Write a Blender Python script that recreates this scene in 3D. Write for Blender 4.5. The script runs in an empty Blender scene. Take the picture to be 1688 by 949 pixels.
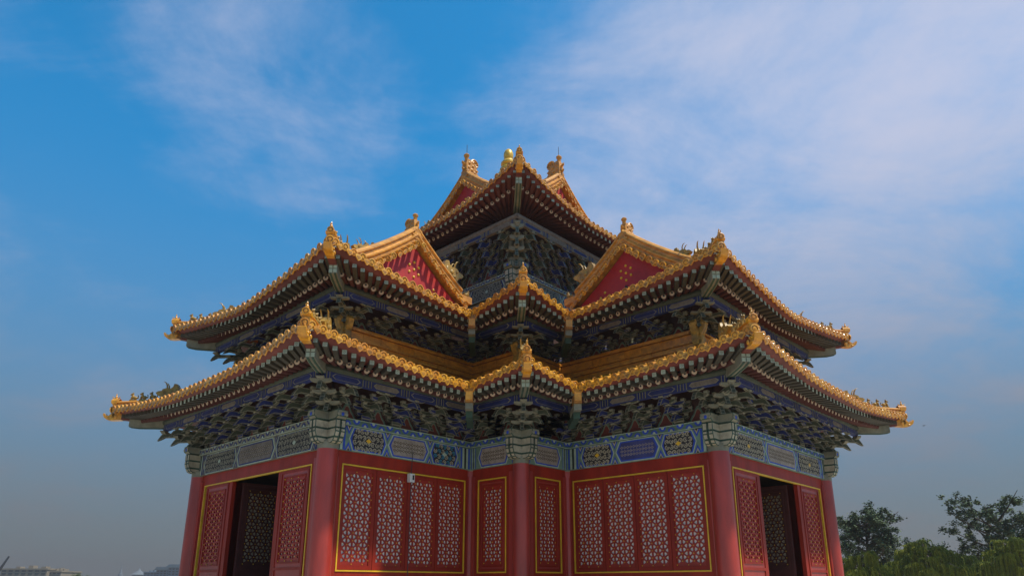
import bpy, bmesh, math, random
from mathutils import Vector, Matrix
random.seed(11)
S = bpy.context.scene
COL = S.collection
R = math.radians
PI = math.pi
ZC = 1.6                                     # eye height above the terrace

# ------------------------------------------------------------------ camera
cam_d = bpy.data.cameras.new("camera"); cam = bpy.data.objects.new("camera", cam_d); COL.objects.link(cam)
cam_d.sensor_width = 36.0; cam_d.lens = 36.0*1158.21/1688.0; cam_d.shift_y = .0840
cam_d.clip_start = 0.1; cam_d.clip_end = 9000
_d = Vector((1, 1, 0)).normalized(); _r = Vector((1, -1, 0)).normalized()
yaw, pitch = R(2.077), R(16.682)
fwd_h = _d*math.cos(yaw) + _r*math.sin(yaw); right = _r*math.cos(yaw) - _d*math.sin(yaw)
fwd = fwd_h*math.cos(pitch) + Vector((0, 0, 1))*math.sin(pitch)
up = right.cross(fwd)
M = Matrix((right, up, -fwd)).transposed().to_4x4()
cam_pos = -_d*21.747 - _r*0.763; cam_pos.z = ZC+.41
M.translation = cam_pos
cam.matrix_world = M
S.camera = cam

# ------------------------------------------------------------------ sky and sun
SUN_EL = R(62); sun_h = Vector((0.42, -0.91, 0)).normalized()
sun_v = sun_h*math.cos(SUN_EL) + Vector((0, 0, math.sin(SUN_EL)))
W = bpy.data.worlds.new("World"); S.world = W; W.use_nodes = True
nt = W.node_tree; nt.nodes.clear()
def N(tree, typ, **kw):
    n = tree.nodes.new(typ)
    for k, v in kw.items():
        if k == 'ins':
            for i, val in v.items():
                n.inputs[i].default_value = val
        else: setattr(n, k, v)
    return n
out = N(nt, 'ShaderNodeOutputWorld'); bg = N(nt, 'ShaderNodeBackground'); bg.inputs[1].default_value = 0.11
sky = N(nt, 'ShaderNodeTexSky', sky_type='NISHITA'); sky.sun_disc = False
sky.sun_elevation = SUN_EL; sky.sun_rotation = math.atan2(sun_h.x, sun_h.y)
sky.air_density = 1.0; sky.dust_density = 0.6; sky.ozone_density = 3.0
def math_n(op, a, b=None, c=None, clamp=False):
    n = N(nt, 'ShaderNodeMath', operation=op, use_clamp=clamp)
    for i, x in enumerate((a, b, c)):
        if x is None: continue
        if isinstance(x, (int, float)): n.inputs[i].default_value = x
        else: nt.links.new(x, n.inputs[i])
    return n.outputs[0]
def mixc(fac, a, b, blend='MIX'):
    n = N(nt, 'ShaderNodeMix', data_type='RGBA', blend_type=blend)
    for i, x in ((0, fac), (6, a), (7, b)):
        if isinstance(x, (int, float, tuple)): n.inputs[i].default_value = x
        else: nt.links.new(x, n.inputs[i])
    return n.outputs[2]
def sstep(x, lo, hi):
    n = N(nt, 'ShaderNodeMapRange', interpolation_type='SMOOTHSTEP'); n.inputs[1].default_value = lo; n.inputs[2].default_value = hi
    nt.links.new(x, n.inputs[0]); return n.outputs[0]
tc = N(nt, 'ShaderNodeTexCoord')
def dot(v):
    n = N(nt, 'ShaderNodeVectorMath', operation='DOT_PRODUCT'); nt.links.new(tc.outputs['Generated'], n.inputs[0]); n.inputs[1].default_value = v
    return n.outputs['Value']
dx, dy, dz = dot(right), dot(fwd_h), dot((0, 0, 1))       # compass axes of the sky: north-east, along, up
den = math_n('ADD', math_n('MAXIMUM', dz, 0.0), 0.28)
u_ = math_n('DIVIDE', dx, den); v_ = math_n('DIVIDE', dy, den)
def cloud(scale, su, sv, rot, off, dist, detail=9, rough=.58):
    c = N(nt, 'ShaderNodeCombineXYZ'); nt.links.new(u_, c.inputs[0]); nt.links.new(v_, c.inputs[1])
    mp = N(nt, 'ShaderNodeMapping'); nt.links.new(c.outputs[0], mp.inputs[0])
    mp.inputs['Location'].default_value = off; mp.inputs['Rotation'].default_value = (0, 0, R(rot)); mp.inputs['Scale'].default_value = (su, sv, 1)
    t = N(nt, 'ShaderNodeTexNoise', noise_dimensions='3D'); nt.links.new(mp.outputs[0], t.inputs['Vector'])
    t.inputs['Scale'].default_value = scale; t.inputs['Detail'].default_value = detail; t.inputs['Roughness'].default_value = rough; t.inputs['Distortion'].default_value = dist
    return t.outputs[0]
big = cloud(1.15, 1.0, 1.1, 20, (1.3, .4, 0), .35, 9, .62)
wisp = cloud(2.6, .8, 1.25, -20, (.4, 2.2, 0), .35, 11, .64)
fine = cloud(2.4, 1.9, .7, -14, (3.1, .7, 0), .4, 10, .64)
def toward(px, py):
    v = (fwd+right*((px-844)/1158.21)+up*((616.29-py)/1158.21)).normalized(); return dot(tuple(v))
veil = sstep(toward(1330, 270), .86, 1.0)          # the big pale veil in the eastern sky
veil2 = sstep(toward(1500, 40), .93, 1.0)
streak = sstep(toward(455, 130), .972, 1.0)        # a thin streak high in the west
clear = sstep(toward(300, 120), .92, 1.0)          # the clearest blue
cov = math_n('ADD', math_n('MULTIPLY', big, .62), math_n('MULTIPLY', wisp, .95))
cov = math_n('ADD', cov, math_n('MULTIPLY', fine, .34))
cov = math_n('ADD', cov, math_n('MULTIPLY', veil, .30))
cov = math_n('ADD', cov, math_n('MULTIPLY', veil2, .12))
cov = math_n('ADD', cov, math_n('MULTIPLY', streak, .26))
cov = math_n('SUBTRACT', cov, math_n('MULTIPLY', clear, .12))
cl = sstep(cov, .84, 1.58)
skyc = mixc(1.0, sky.outputs[0], (.12, .90, 1.14, 1), 'MULTIPLY')
skyc = mixc(math_n('MULTIPLY', cl, .86), skyc, (3.6, 3.65, 4.5, 1))
hz = sstep(dz, .58, .02)
skyc = mixc(math_n('MULTIPLY', hz, .93), skyc, (1.02, .95, 1.04, 1))
nt.links.new(skyc, bg.inputs[0]); nt.links.new(bg.outputs[0], out.inputs[0])
sd = bpy.data.lights.new("sun", 'SUN'); sd.energy = 3.5; sd.angle = R(3.0); sd.color = (1, .90, .74)
sun = bpy.data.objects.new("sun", sd); COL.objects.link(sun); sun.rotation_euler = sun_v.to_track_quat('Z', 'Y').to_euler(); sun.location = (10, -30, 60)
S.view_settings.view_transform = 'Standard'; S.view_settings.look = 'None'; S.view_settings.exposure = 0.68; S.view_settings.gamma = 1
S.view_settings.use_curve_mapping = False
S.render.engine = 'CYCLES'
S.cycles.max_bounces = 6; S.cycles.diffuse_bounces = 3; S.cycles.glossy_bounces = 3

# ------------------------------------------------------------------ materials
MAT = {}
def mat(key, col, rough=.6, var=.25, scale=6.0, spec=.5, metal=0.0, coat=0.0, bump=0.0, col2=None, stretch=(1, 1, 1), grime=.28):
    m = bpy.data.materials.new(key); m.use_nodes = True; t = m.node_tree; b = t.nodes['Principled BSDF']
    b.inputs['Roughness'].default_value = rough; b.inputs['Metallic'].default_value = metal
    b.inputs['Specular IOR Level'].default_value = spec; b.inputs['Coat Weight'].default_value = coat; b.inputs['Coat Roughness'].default_value = .15
    tcn = t.nodes.new('ShaderNodeTexCoord'); mp = t.nodes.new('ShaderNodeMapping'); mp.inputs['Scale'].default_value = stretch
    t.links.new(tcn.outputs['Object'], mp.inputs[0])
    nz = t.nodes.new('ShaderNodeTexNoise'); nz.inputs['Scale'].default_value = scale; nz.inputs['Detail'].default_value = 6; nz.inputs['Roughness'].default_value = .65
    t.links.new(mp.outputs[0], nz.inputs['Vector'])
    rp = t.nodes.new('ShaderNodeValToRGB'); rp.color_ramp.elements[0].position = .3; rp.color_ramp.elements[1].position = .7
    c2 = col2 if col2 else tuple(c*(1-var) for c in col)
    rp.color_ramp.elements[0].color = (*c2, 1); rp.color_ramp.elements[1].color = (*[min(1, c*(1+var*.5)) for c in col], 1)
    gz = t.nodes.new('ShaderNodeTexNoise'); gz.inputs['Scale'].default_value = scale*.31; gz.inputs['Detail'].default_value = 8; gz.inputs['Roughness'].default_value = .75; gz.inputs['Distortion'].default_value = .6
    t.links.new(mp.outputs[0], gz.inputs['Vector'])
    gr = t.nodes.new('ShaderNodeValToRGB'); gr.color_ramp.elements[0].position = .36; gr.color_ramp.elements[1].position = .62
    gr.color_ramp.elements[0].color = (1-grime, 1-grime, 1-grime*.9, 1); gr.color_ramp.elements[1].color = (1, 1, 1, 1)
    mx = t.nodes.new('ShaderNodeMix'); mx.data_type = 'RGBA'; mx.blend_type = 'MULTIPLY'; mx.inputs[0].default_value = 1.0
    t.links.new(gz.outputs[0], gr.inputs[0]); t.links.new(rp.outputs[0], mx.inputs[6]); t.links.new(gr.outputs[0], mx.inputs[7])
    rm_ = t.nodes.new('ShaderNodeMapRange'); rm_.inputs[3].default_value = min(1, rough+.14); rm_.inputs[4].default_value = rough-.04; t.links.new(gz.outputs[0], rm_.inputs[0]); t.links.new(rm_.outputs[0], b.inputs['Roughness'])
    t.links.new(nz.outputs[0], rp.inputs[0]); t.links.new(mx.outputs[2], b.inputs['Base Color'])
    if bump:
        bp = t.nodes.new('ShaderNodeBump'); bp.inputs['Strength'].default_value = bump; bp.inputs['Distance'].default_value = .02
        t.links.new(nz.outputs[0], bp.inputs['Height']); t.links.new(bp.outputs[0], b.inputs['Normal'])
    MAT[key] = m; return m
mat('glaze', (.76, .36, .024), .28, .3, 9, .5, coat=.3, bump=.12, col2=(.52, .21, .014))
mat('glaze_b', (.68, .28, .02), .34, .35, 9, .5, coat=.2, bump=.15, col2=(.42, .15, .012))
mat('glaze_c', (.80, .43, .05), .24, .3, 9, .5, coat=.4, bump=.12, col2=(.55, .24, .02))
mat('glaze_pan', (.42, .19, .02), .4, .35, 9, .5, bump=.15, col2=(.22, .09, .012))
mat('glaze_ridge', (.72, .32, .035), .36, .4, 5, .5, bump=.2, col2=(.38, .155, .025), stretch=(1, 1, 2.5))
mat('glaze_olive', (.52, .29, .04), .4, .4, 8, .5, bump=.3, col2=(.16, .10, .025))
mat('gilt', (.80, .47, .05), .30, .25, 8, .6, metal=.2)
mat('gold_line', (.80, .48, .025), .4, .1, 8)
mat('red', (.35, .026, .010), .42, .22, 3.0, .3, bump=.06, col2=(.23, .018, .009), stretch=(1, 1, .25))
mat('red_column', (.45, .045, .03), .32, .2, 2.6, .6, coat=.25, bump=.07, stretch=(1, 1, .22), col2=(.28, .03, .024))
mat('red_lattice', (.36, .024, .011), .4, .15, 5)
mat('red_gable', (.47, .018, .012), .5, .25, 2.5, bump=.06, col2=(.36, .013, .012))
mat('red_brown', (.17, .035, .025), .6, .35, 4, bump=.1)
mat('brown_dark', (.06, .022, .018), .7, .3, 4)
mat('paper', (.87, .84, .78), .8, .08, 3)
mat('cream', (.42, .38, .27), .7, .25, 7)
mat('cream_dim', (.26, .25, .18), .7, .3, 7)
mat('green', (.10, .19, .145), .65, .3, 6)
mat('green_soft', (.17, .28, .21), .65, .25, 6)
mat('indigo', (.055, .065, .24), .65, .3, 9)
mat('diaper', (.36, .31, .26), .7, .3, 14)
mat('red_shaded', (.075, .014, .012), .6, .25, 5)
mat('green_pale', (.42, .52, .40), .65, .25, 6)
mat('green_dark', (.035, .085, .06), .65, .35, 6)
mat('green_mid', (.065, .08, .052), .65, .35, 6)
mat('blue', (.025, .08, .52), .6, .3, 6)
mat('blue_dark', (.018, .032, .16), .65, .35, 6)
mat('teal', (.02, .20, .34), .6, .25, 6)
mat('ink', (.02, .02, .025), .7, .2, 6)
mat('stone_grey', (.42, .375, .27), .75, .3, 6, bump=.15, col2=(.27, .25, .175))
mat('grey_green', (.235, .235, .17), .7, .3, 5, bump=.1)
mat('grey_brown', (.20, .175, .15), .75, .35, 14)
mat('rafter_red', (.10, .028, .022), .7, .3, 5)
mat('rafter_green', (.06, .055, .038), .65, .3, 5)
mat('rafter_end', (.52, .39, .27), .7, .25, 9)
mat('rafter_end_green', (.38, .47, .39), .7, .25, 9)
mat('iron', (.03, .035, .04), .5, .2, 5)
mat('white_paint', (.75, .75, .72), .5, .05, 5)
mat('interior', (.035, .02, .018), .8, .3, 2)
mat('terrace', (.58, .50, .40), .85, .3, 1.2, bump=.1)
mat('ground', (.16, .165, .13), .9, .35, .05)
mat('marble', (.62, .60, .55), .6, .15, 3)
mat('leaf', (.14, .175, .085), .7, .4, .9, .2, col2=(.022, .05, .026))
mat('leaf_b', (.09, .125, .06), .7, .4, .9, .2, col2=(.018, .042, .024))
mat('willow', (.27, .27, .03), .7, .35, 1.2, .2, col2=(.065, .10, .016))
mat('willow_b', (.165, .19, .025), .7, .4, 1.2, .2, col2=(.045, .08, .015))
mat('bark', (.09, .07, .055), .9, .3, 6, bump=.4)
mat('render_cream', (.30, .245, .175), .85, .12, .3)
mat('render_blue', (.13, .20, .27), .8, .15, .3)
mat('roof_slate', (.12, .18, .22), .7, .2, .5)
mat('tower_grey', (.20, .235, .27), .8, .12, .3)
mat('window_glass', (.04, .06, .075), .15, .2, .5)
mat('feather', (.03, .03, .035), .7, .2, 20)

# ------------------------------------------------------------------ mesh helpers
class MB:
    def __init__(s): s.v = []; s.f = []; s.mi = []; s.slots = []; s.ol = []
    def slot(s, k):
        if k not in s.slots: s.slots.append(k)
        return s.slots.index(k)
    def add(s, verts, faces, m, outline=False):
        n = len(s.v); s.v += [tuple(x) for x in verts]; i = s.slot(m)
        for f in faces: s.f.append([n+a for a in f]); s.mi.append(i); s.ol.append(outline)
    def box(s, F, a, b, m, outline=False):
        x0, y0, z0 = a; x1, y1, z1 = b
        vs = [F(x, y, z) for z in (z0, z1) for y in (y0, y1) for x in (x0, x1)]
        s.add(vs, [(0, 1, 3, 2), (4, 6, 7, 5), (0, 4, 5, 1), (2, 3, 7, 6), (0, 2, 6, 4), (1, 5, 7, 3)], m, outline)
    def prism(s, F, prof, d0, d1, m, axis='y', outline=False):   # prof in (x,z) with depth y, or (y,z) with depth x
        G = (lambda p, d: F(p[0], d, p[1])) if axis == 'y' else (lambda p, d: F(d, p[0], p[1])) if axis == 'x' else (lambda p, d: F(p[0], p[1], d))
        n = len(prof); vs = [G(p, d0) for p in prof] + [G(p, d1) for p in prof]
        fs = [tuple(range(n)), tuple(range(2*n-1, n-1, -1))] + [(i, (i+1) % n, n+(i+1) % n, n+i) for i in range(n)]
        s.add(vs, fs, m, outline)
    def poly(s, pts, m): s.add(pts, [tuple(range(len(pts)))], m)
    def tube(s, path, rad, m, seg=8, caps=True):
        path = [Vector(p) for p in path]; rads = rad if isinstance(rad, (list, tuple)) else [rad]*len(path)
        vs = []; fs = []
        for i, p in enumerate(path):
            tn = (path[min(i+1, len(path)-1)]-path[max(i-1, 0)]).normalized()
            a = tn.cross(Vector((0, 0, 1)));
            if a.length < .05: a = tn.cross(Vector((1, 0, 0)))
            a.normalize(); b = a.cross(tn)
            for k in range(seg):
                t = 2*PI*k/seg; vs.append(p+(a*math.cos(t)+b*math.sin(t))*rads[i])
        for i in range(len(path)-1):
            for k in range(seg): fs.append((i*seg+k, i*seg+(k+1) % seg, (i+1)*seg+(k+1) % seg, (i+1)*seg+k))
        if caps: fs += [tuple(range(seg)), tuple(range((len(path)-1)*seg+seg-1, (len(path)-1)*seg-1, -1))]
        s.add(vs, fs, m)
    def ball(s, F, c, r, m, seg=8, rings=5):
        rx, ry, rz = r if isinstance(r, (tuple, list)) else (r, r, r); vs = []; fs = []
        for j in range(1, rings):
            ph = PI*j/rings
            for k in range(seg):
                t = 2*PI*k/seg; vs.append(F(c[0]+rx*math.sin(ph)*math.cos(t), c[1]+ry*math.sin(ph)*math.sin(t), c[2]+rz*math.cos(ph)))
        a = len(vs); vs.append(F(c[0], c[1], c[2]+rz)); vs.append(F(c[0], c[1], c[2]-rz))
        for j in range(rings-2):
            for k in range(seg): fs.append((j*seg+k, j*seg+(k+1) % seg, (j+1)*seg+(k+1) % seg, (j+1)*seg+k))
        for k in range(seg): fs.append((a, (k+1) % seg, k)); fs.append((a+1, (rings-2)*seg+k, (rings-2)*seg+(k+1) % seg))
        s.add(vs, fs, m)
    def lathe(s, F, prof, m, seg=20):
        vs = []; fs = []
        for r, z in prof:
            for k in range(seg): t = 2*PI*k/seg; vs.append(F(r*math.cos(t), r*math.sin(t), z))
        for i in range(len(prof)-1):
            for k in range(seg): fs.append((i*seg+k, i*seg+(k+1) % seg, (i+1)*seg+(k+1) % seg, (i+1)*seg+k))
        fs += [tuple(range(seg)), tuple(range((len(prof)-1)*seg+seg-1, (len(prof)-1)*seg-1, -1))]
        s.add(vs, fs, m)
    def grid(s, rows, m):
        n = len(rows[0]); vs = [p for r in rows for p in r]
        s.add(vs, [(i*n+j, i*n+j+1, (i+1)*n+j+1, (i+1)*n+j) for i in range(len(rows)-1) for j in range(n-1)], m)
    def sweep(s, path, prof, m, scale=None):      # prof: (across, up) closed outline
        path = [Vector(p) for p in path]; n = len(prof); vs = []; fs = []
        for i, p in enumerate(path):
            tn = path[min(i+1, len(path)-1)]-path[max(i-1, 0)]; tn.z = 0; tn.normalize(); side = Vector((tn.y, -tn.x, 0))
            k = scale[i] if scale else 1
            for a, b in prof: vs.append(p+side*a*k+Vector((0, 0, b*k)))
        for i in range(len(path)-1):
            for k in range(n): fs.append((i*n+k, i*n+(k+1) % n, (i+1)*n+(k+1) % n, (i+1)*n+k))
        fs += [tuple(range(n)), tuple(range((len(path)-1)*n+n-1, (len(path)-1)*n-1, -1))]
        s.add(vs, fs, m)
    def mesh(s, name, smooth=False, thick=.011, rim='cream_dim'):
        me = bpy.data.meshes.new(name); me.from_pydata(s.v, [], s.f)
        if any(s.ol): s.slot(rim)
        for k in s.slots: me.materials.append(MAT[k])
        me.polygons.foreach_set('material_index', s.mi)
        bm = bmesh.new(); bm.from_mesh(me); bm.faces.ensure_lookup_table()
        if any(s.ol):
            fl = [bm.faces[i] for i, o in enumerate(s.ol) if o]; bmesh.ops.recalc_face_normals(bm, faces=bm.faces)
            r = bmesh.ops.inset_individual(bm, faces=fl, thickness=thick, use_even_offset=True)
            ri = s.slots.index(rim)
            for f in r['faces']: f.material_index = ri
        else: bmesh.ops.recalc_face_normals(bm, faces=bm.faces)
        bm.to_mesh(me); bm.free()
        if smooth:
            me.polygons.foreach_set('use_smooth', [True]*len(me.polygons))
            try: me.set_sharp_from_angle(angle=R(42))
            except Exception: pass
        return me
def link(name, me, parent=None, mw=None):
    o = bpy.data.objects.new(name, me); COL.objects.link(o)
    if parent: o.parent = parent
    if mw is not None: o.matrix_local = mw
    return o
def obj(name, mb, parent=None, smooth=False, **kw): return link(name, mb.mesh(name, smooth, **kw), parent)
def thing(name, label, cat, loc=(0, 0, 0), group=None):
    o = bpy.data.objects.new(name, None); COL.objects.link(o); o.location = loc; o['label'] = label; o['category'] = cat
    if group: o['group'] = group
    return o
def tag(o, label, cat, group=None):
    o['label'] = label; o['category'] = cat
    if group: o['group'] = group
    return o
def ID(x, y, z): return Vector((x, y, z))

# ------------------------------------------------------------------ setting: ground and terrace
g = MB(); g.grid([[(x, y, 0) for x in (-1200, -600, -60, 60, 600, 1200)] for y in (-1200, -600, -60, 60, 600, 1200)], 'ground'); o = obj('ground', g); o['kind'] = 'structure'
g = MB(); g.box(ID, (-40, -40, -.5), (40, 40, .004), 'terrace'); o = obj('terrace', g); o['kind'] = 'structure'

# ------------------------------------------------------------------ corner tower
A_, B_, T_ = 4.46, 2.84, 8.35
tower = thing('corner_tower', 'red and gold three tiered Chinese corner tower with sweeping yellow tiled eaves', 'tower')
def plan(a, b, t):
    base = [(-t, b), (-t, -b), (-a, -b), (-a, -a), (-b, -a)]
    pts = []
    for k in range(4):
        for x, y in base:
            for _ in range(k): x, y = -y, x
            pts.append((x, y))
    return pts
CONV = [True, True, False, True, False]*4
class Edge:
    def __init__(s, p0, p1, k0, k1, T):
        s.p0 = Vector((*p0, 0)); d = Vector((*p1, 0))-s.p0; s.L = d.length; s.t = d.normalized(); s.n = Vector((s.t.y, -s.t.x, 0)); s.k0 = k0; s.k1 = k1; s.T = T
    def flat(s, a, o, z): return s.p0+s.t*a+s.n*o+Vector((0, 0, z+ZC))
    def smin(s, o): return -s.k0*o
    def smax(s, o): return s.L+s.k1*o
    def pt(s, a, o, z):
        T = s.T; g = min(1.2, max(0., (o-T['P']*.6)/(T['lip']-T['P']*.6))); w0 = w1 = 0.
        D = T['D'] if s.L > 2.2 else 1.9
        if s.k0 > 0: w0 = max(0, 1-max(0, a-s.smin(o))/D)
        if s.k1 > 0: w1 = max(0, 1-max(0, s.smax(o)-a)/D)
        lift = w0**T['ex']+w1**T['ex']; w0, w1 = w0**2.2, w1**2.2
        rs = T['rise'] if s.L > 2.2 else T.get('rise_s', T['rise'])
        return s.flat(a+T['fl']*g*(w1-w0), o+T['fl']*g*(w0+w1), z+rs*(g**1.25)*lift)
def zr(T, o): r = T['lip']-o; return T['zl']+T['al']*r+T['be']*r*r
T1 = dict(zb=3.64, P=.75, H=.49, n=3, lip=1.60, o_r=1.15, o_f=1.47, zr_=4.25, zf=4.29, zl=4.42, fl=.11, rise=.27, rise_s=.18, ex=1.3, D=3.3, al=.33, be=.03, oin=-.5)
T2 = dict(zb=5.87, P=.72, H=.36, n=3, lip=1.47, o_r=1.06, o_f=1.36, zr_=6.33, zf=6.38, zl=6.52, fl=.10, rise=.38, rise_s=.34, ex=1.15, D=3.5, al=.42, be=.083, oin=-.9)
T2S = dict(T2, al=.33, be=.0)
T3 = dict(zb=8.80, P=.62, H=1.02, n=4, lip=1.32, o_r=.98, o_f=1.24, zr_=10.30, zf=10.37, zl=10.51, fl=.26, rise=.44, ex=1.4, D=3.3, al=.42, be=.055, oin=-.4)
PL1 = plan(A_, B_, T_); I2 = .72; PL2 = plan(A_-I2, B_-I2, T_-I2); C3 = 2.65
def edges(pl, T): return [Edge(pl[i], pl[(i+1) % 20], 1 if CONV[i] else -1, 1 if CONV[(i+1) % 20] else -1, T) for i in range(20)]
E1s, E2s = edges(PL1, T1), edges(PL2, T2)
for i in range(20):
    if i % 5 in (2, 3): E2s[i].T = T2S
E3s = [Edge(a, b, 1, 1, T3) for a, b in (((-C3, C3), (-C3, -C3)), ((-C3, -C3), (C3, -C3)), ((C3, -C3), (C3, C3)), ((C3, C3), (-C3, C3)))]
FRONT = range(6)

# ---- glazed tile slopes
HT = [(math.cos(PI*k/6), math.sin(PI*k/6)) for k in range(7)]
def glz(): return random.choice(('glaze', 'glaze', 'glaze', 'glaze_b', 'glaze_b', 'glaze_c'))
def jit(a=.006): return Vector((random.uniform(-a, a), random.uniform(-a, a), random.uniform(-a, a)))
def tile_row(mb, pts, side, r=.07):
    """half round barrel tiles along a path of points lying on the slope, lowest first"""
    side = Vector(side); vs = []; fs = []; n = len(HT); m = 0
    for i in range(len(pts)-1):
        p, q = Vector(pts[i]), Vector(pts[i+1]); tn = (q-p).normalized(); upv = side.cross(tn);
        if upv.z < 0: upv = -upv
        for c, rr in ((p, r), (q, r*.86)):
            for a, b in HT: vs.append(c+side*a*rr+upv*(b*rr))
        for k in range(n-1): fs.append((m+k, m+k+1, m+n+k+1, m+n+k))
        m += 2*n
    mb.add(vs, fs, glz())
def disc(mb, c, ax, r=.07, m=None, m2='glaze_pan', depth=.03):
    m = m or glz(); ax = (Vector(ax).normalized()+jit(.05)).normalized(); c = Vector(c)+jit(); r *= random.uniform(.95, 1.05); a = ax.cross(Vector((0, 0, 1))).normalized(); b = a.cross(ax); K = 12; c = Vector(c)
    rings = [(r, -depth), (r, 0), (r*.78, .004), (r*.72, -.008), (r*.45, -.008), (r*.32, .006)]
    vs = []; fs = []
    for rr, d in rings:
        for k in range(K): t = 2*PI*k/K; vs.append(c+ax*d+(a*math.cos(t)+b*math.sin(t))*rr)
    for i in range(len(rings)-1):
        for k in range(K): fs.append((i*K+k, i*K+(k+1) % K, (i+1)*K+(k+1) % K, (i+1)*K+k))
    fs.append(tuple(range(5*K, 6*K)))
    n0 = len(mb.f); mb.add(vs, fs, m); j = mb.slot(m2)
    for i in range(3*K, 4*K): mb.mi[n0+i] = j
def drip(mb, c, ax, side, w=.13, h=.085):
    ax = Vector(ax).normalized(); side = (Vector(side).normalized()+jit(.03)).normalized(); dn = (Vector((0, 0, -1))+jit(.06)).normalized(); c = Vector(c)+jit()
    top = [(-w/2, 0), (-w/4, -.022), (0, -.03), (w/4, -.022), (w/2, 0)]
    bot = [(w/2*.96, .03), (w/2*.72, .058), (0, h), (-w/2*.72, .058), (-w/2*.96, .03)]
    ou = [c+side*a+dn*(b+.0) for a, b in top+bot]
    th = ax*.014; n = len(ou)
    mb.add([p+th for p in ou]+[p-th for p in ou], [tuple(range(n)), tuple(range(2*n-1, n-1, -1))]+[(i, (i+1) % n, n+(i+1) % n, n+i) for i in range(n)], glz())
    inn = [c+side*a*.7+dn*(.012+b*.72)+ax*.018 for a, b in [(-w/2, .02), (0, .0), (w/2, .02), (w/2*.7, .055), (0, h*.92), (-w/2*.7, .055)]]
    mb.poly(inn, 'glaze_pan')
def slope(E, oin=None, rows=True, limit=None, pitch=.222, name='tile_slope', slo=None, shi=None):
    T = E.T; oin = T['oin'] if oin is None else oin; lip = T['lip']
    mb = MB(); K = 9; NS = 28; rws = []
    for i in range(K+1):
        o = lip+(oin-lip)*i/K; a0, a1 = E.smin(o), E.smax(o)
        rws.append([E.pt(a0+(a1-a0)*j/NS, o, zr(T, o)) for j in range(NS+1)])
    mb.grid(rws, 'glaze_pan')
    em = mb
    if rows:
        lo = min(E.smin(lip), E.smin(oin)); hi = max(E.smax(lip), E.smax(oin)); a0 = E.smin(lip); n = round((E.smax(lip)-E.smin(lip))/pitch); p = (E.smax(lip)-E.smin(lip))/n
        k0 = math.ceil((lo-a0)/p-.5); k1 = math.floor((hi-a0)/p-.5)
        for k in range(k0, k1+1):
            a = a0+(k+.5)*p
            ohi, olo = lip, oin
            if E.k0 > 0: olo = max(olo, -a)
            else: ohi = min(ohi, a)
            if E.k1 > 0: olo = max(olo, a-E.L)
            else: ohi = min(ohi, E.L-a)
            if ohi-olo < .07: continue
            atlip = ohi > lip-1e-6; st = max(1, round((ohi-olo)/.23)); oh = ohi+(.035 if atlip else 0)
            pts = [E.pt(a, oh+(olo-oh)*i/st, zr(T, oh+(olo-oh)*i/st)+.022) for i in range(st+1)]
            side = (E.pt(a+.05, ohi, 0)-E.pt(a-.05, ohi, 0)).normalized()
            tile_row(mb, pts, side)
            if atlip:
                ax = side.cross(Vector((0, 0, 1))); ax = ax if ax.dot(E.n) > 0 else -ax
                disc(em, pts[0]+Vector((0, 0, .005))+ax*.012, ax+Vector((0, 0, -.12)), .083)
                q = E.pt(a, lip-.13, zr(T, lip-.13)+.022)+Vector((0, 0, .075)); em.ball(ID, q, (.024, .024, .034), 'glaze', 6, 4)
        for k in range(n+1):
            a = a0+k*p
            c = E.pt(min(max(a, a0+.03), E.smax(lip)-.03), lip+.03, zr(T, lip+.03)+.012)
            side = (E.pt(a+.05, lip, 0)-E.pt(a-.05, lip, 0)).normalized(); ax = side.cross(Vector((0, 0, 1))); ax = ax if ax.dot(E.n) > 0 else -ax
            drip(em, c, ax, side, p*.76, .115)
    return obj(name, mb, tower)
for i, E in enumerate(E1s): slope(E, rows=i in FRONT)
for i, E in enumerate(E2s):
    k = i % 5
    oin = {0: -1.28, 1: .64, 4: .64, 2: -.9, 3: -.9}[k]
    slope(E, oin=oin if k in (0, 1, 4) else -1.0, rows=i in FRONT)
for i, E in enumerate(E3s): slope(E, oin=-.40, rows=i < 2)

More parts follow.
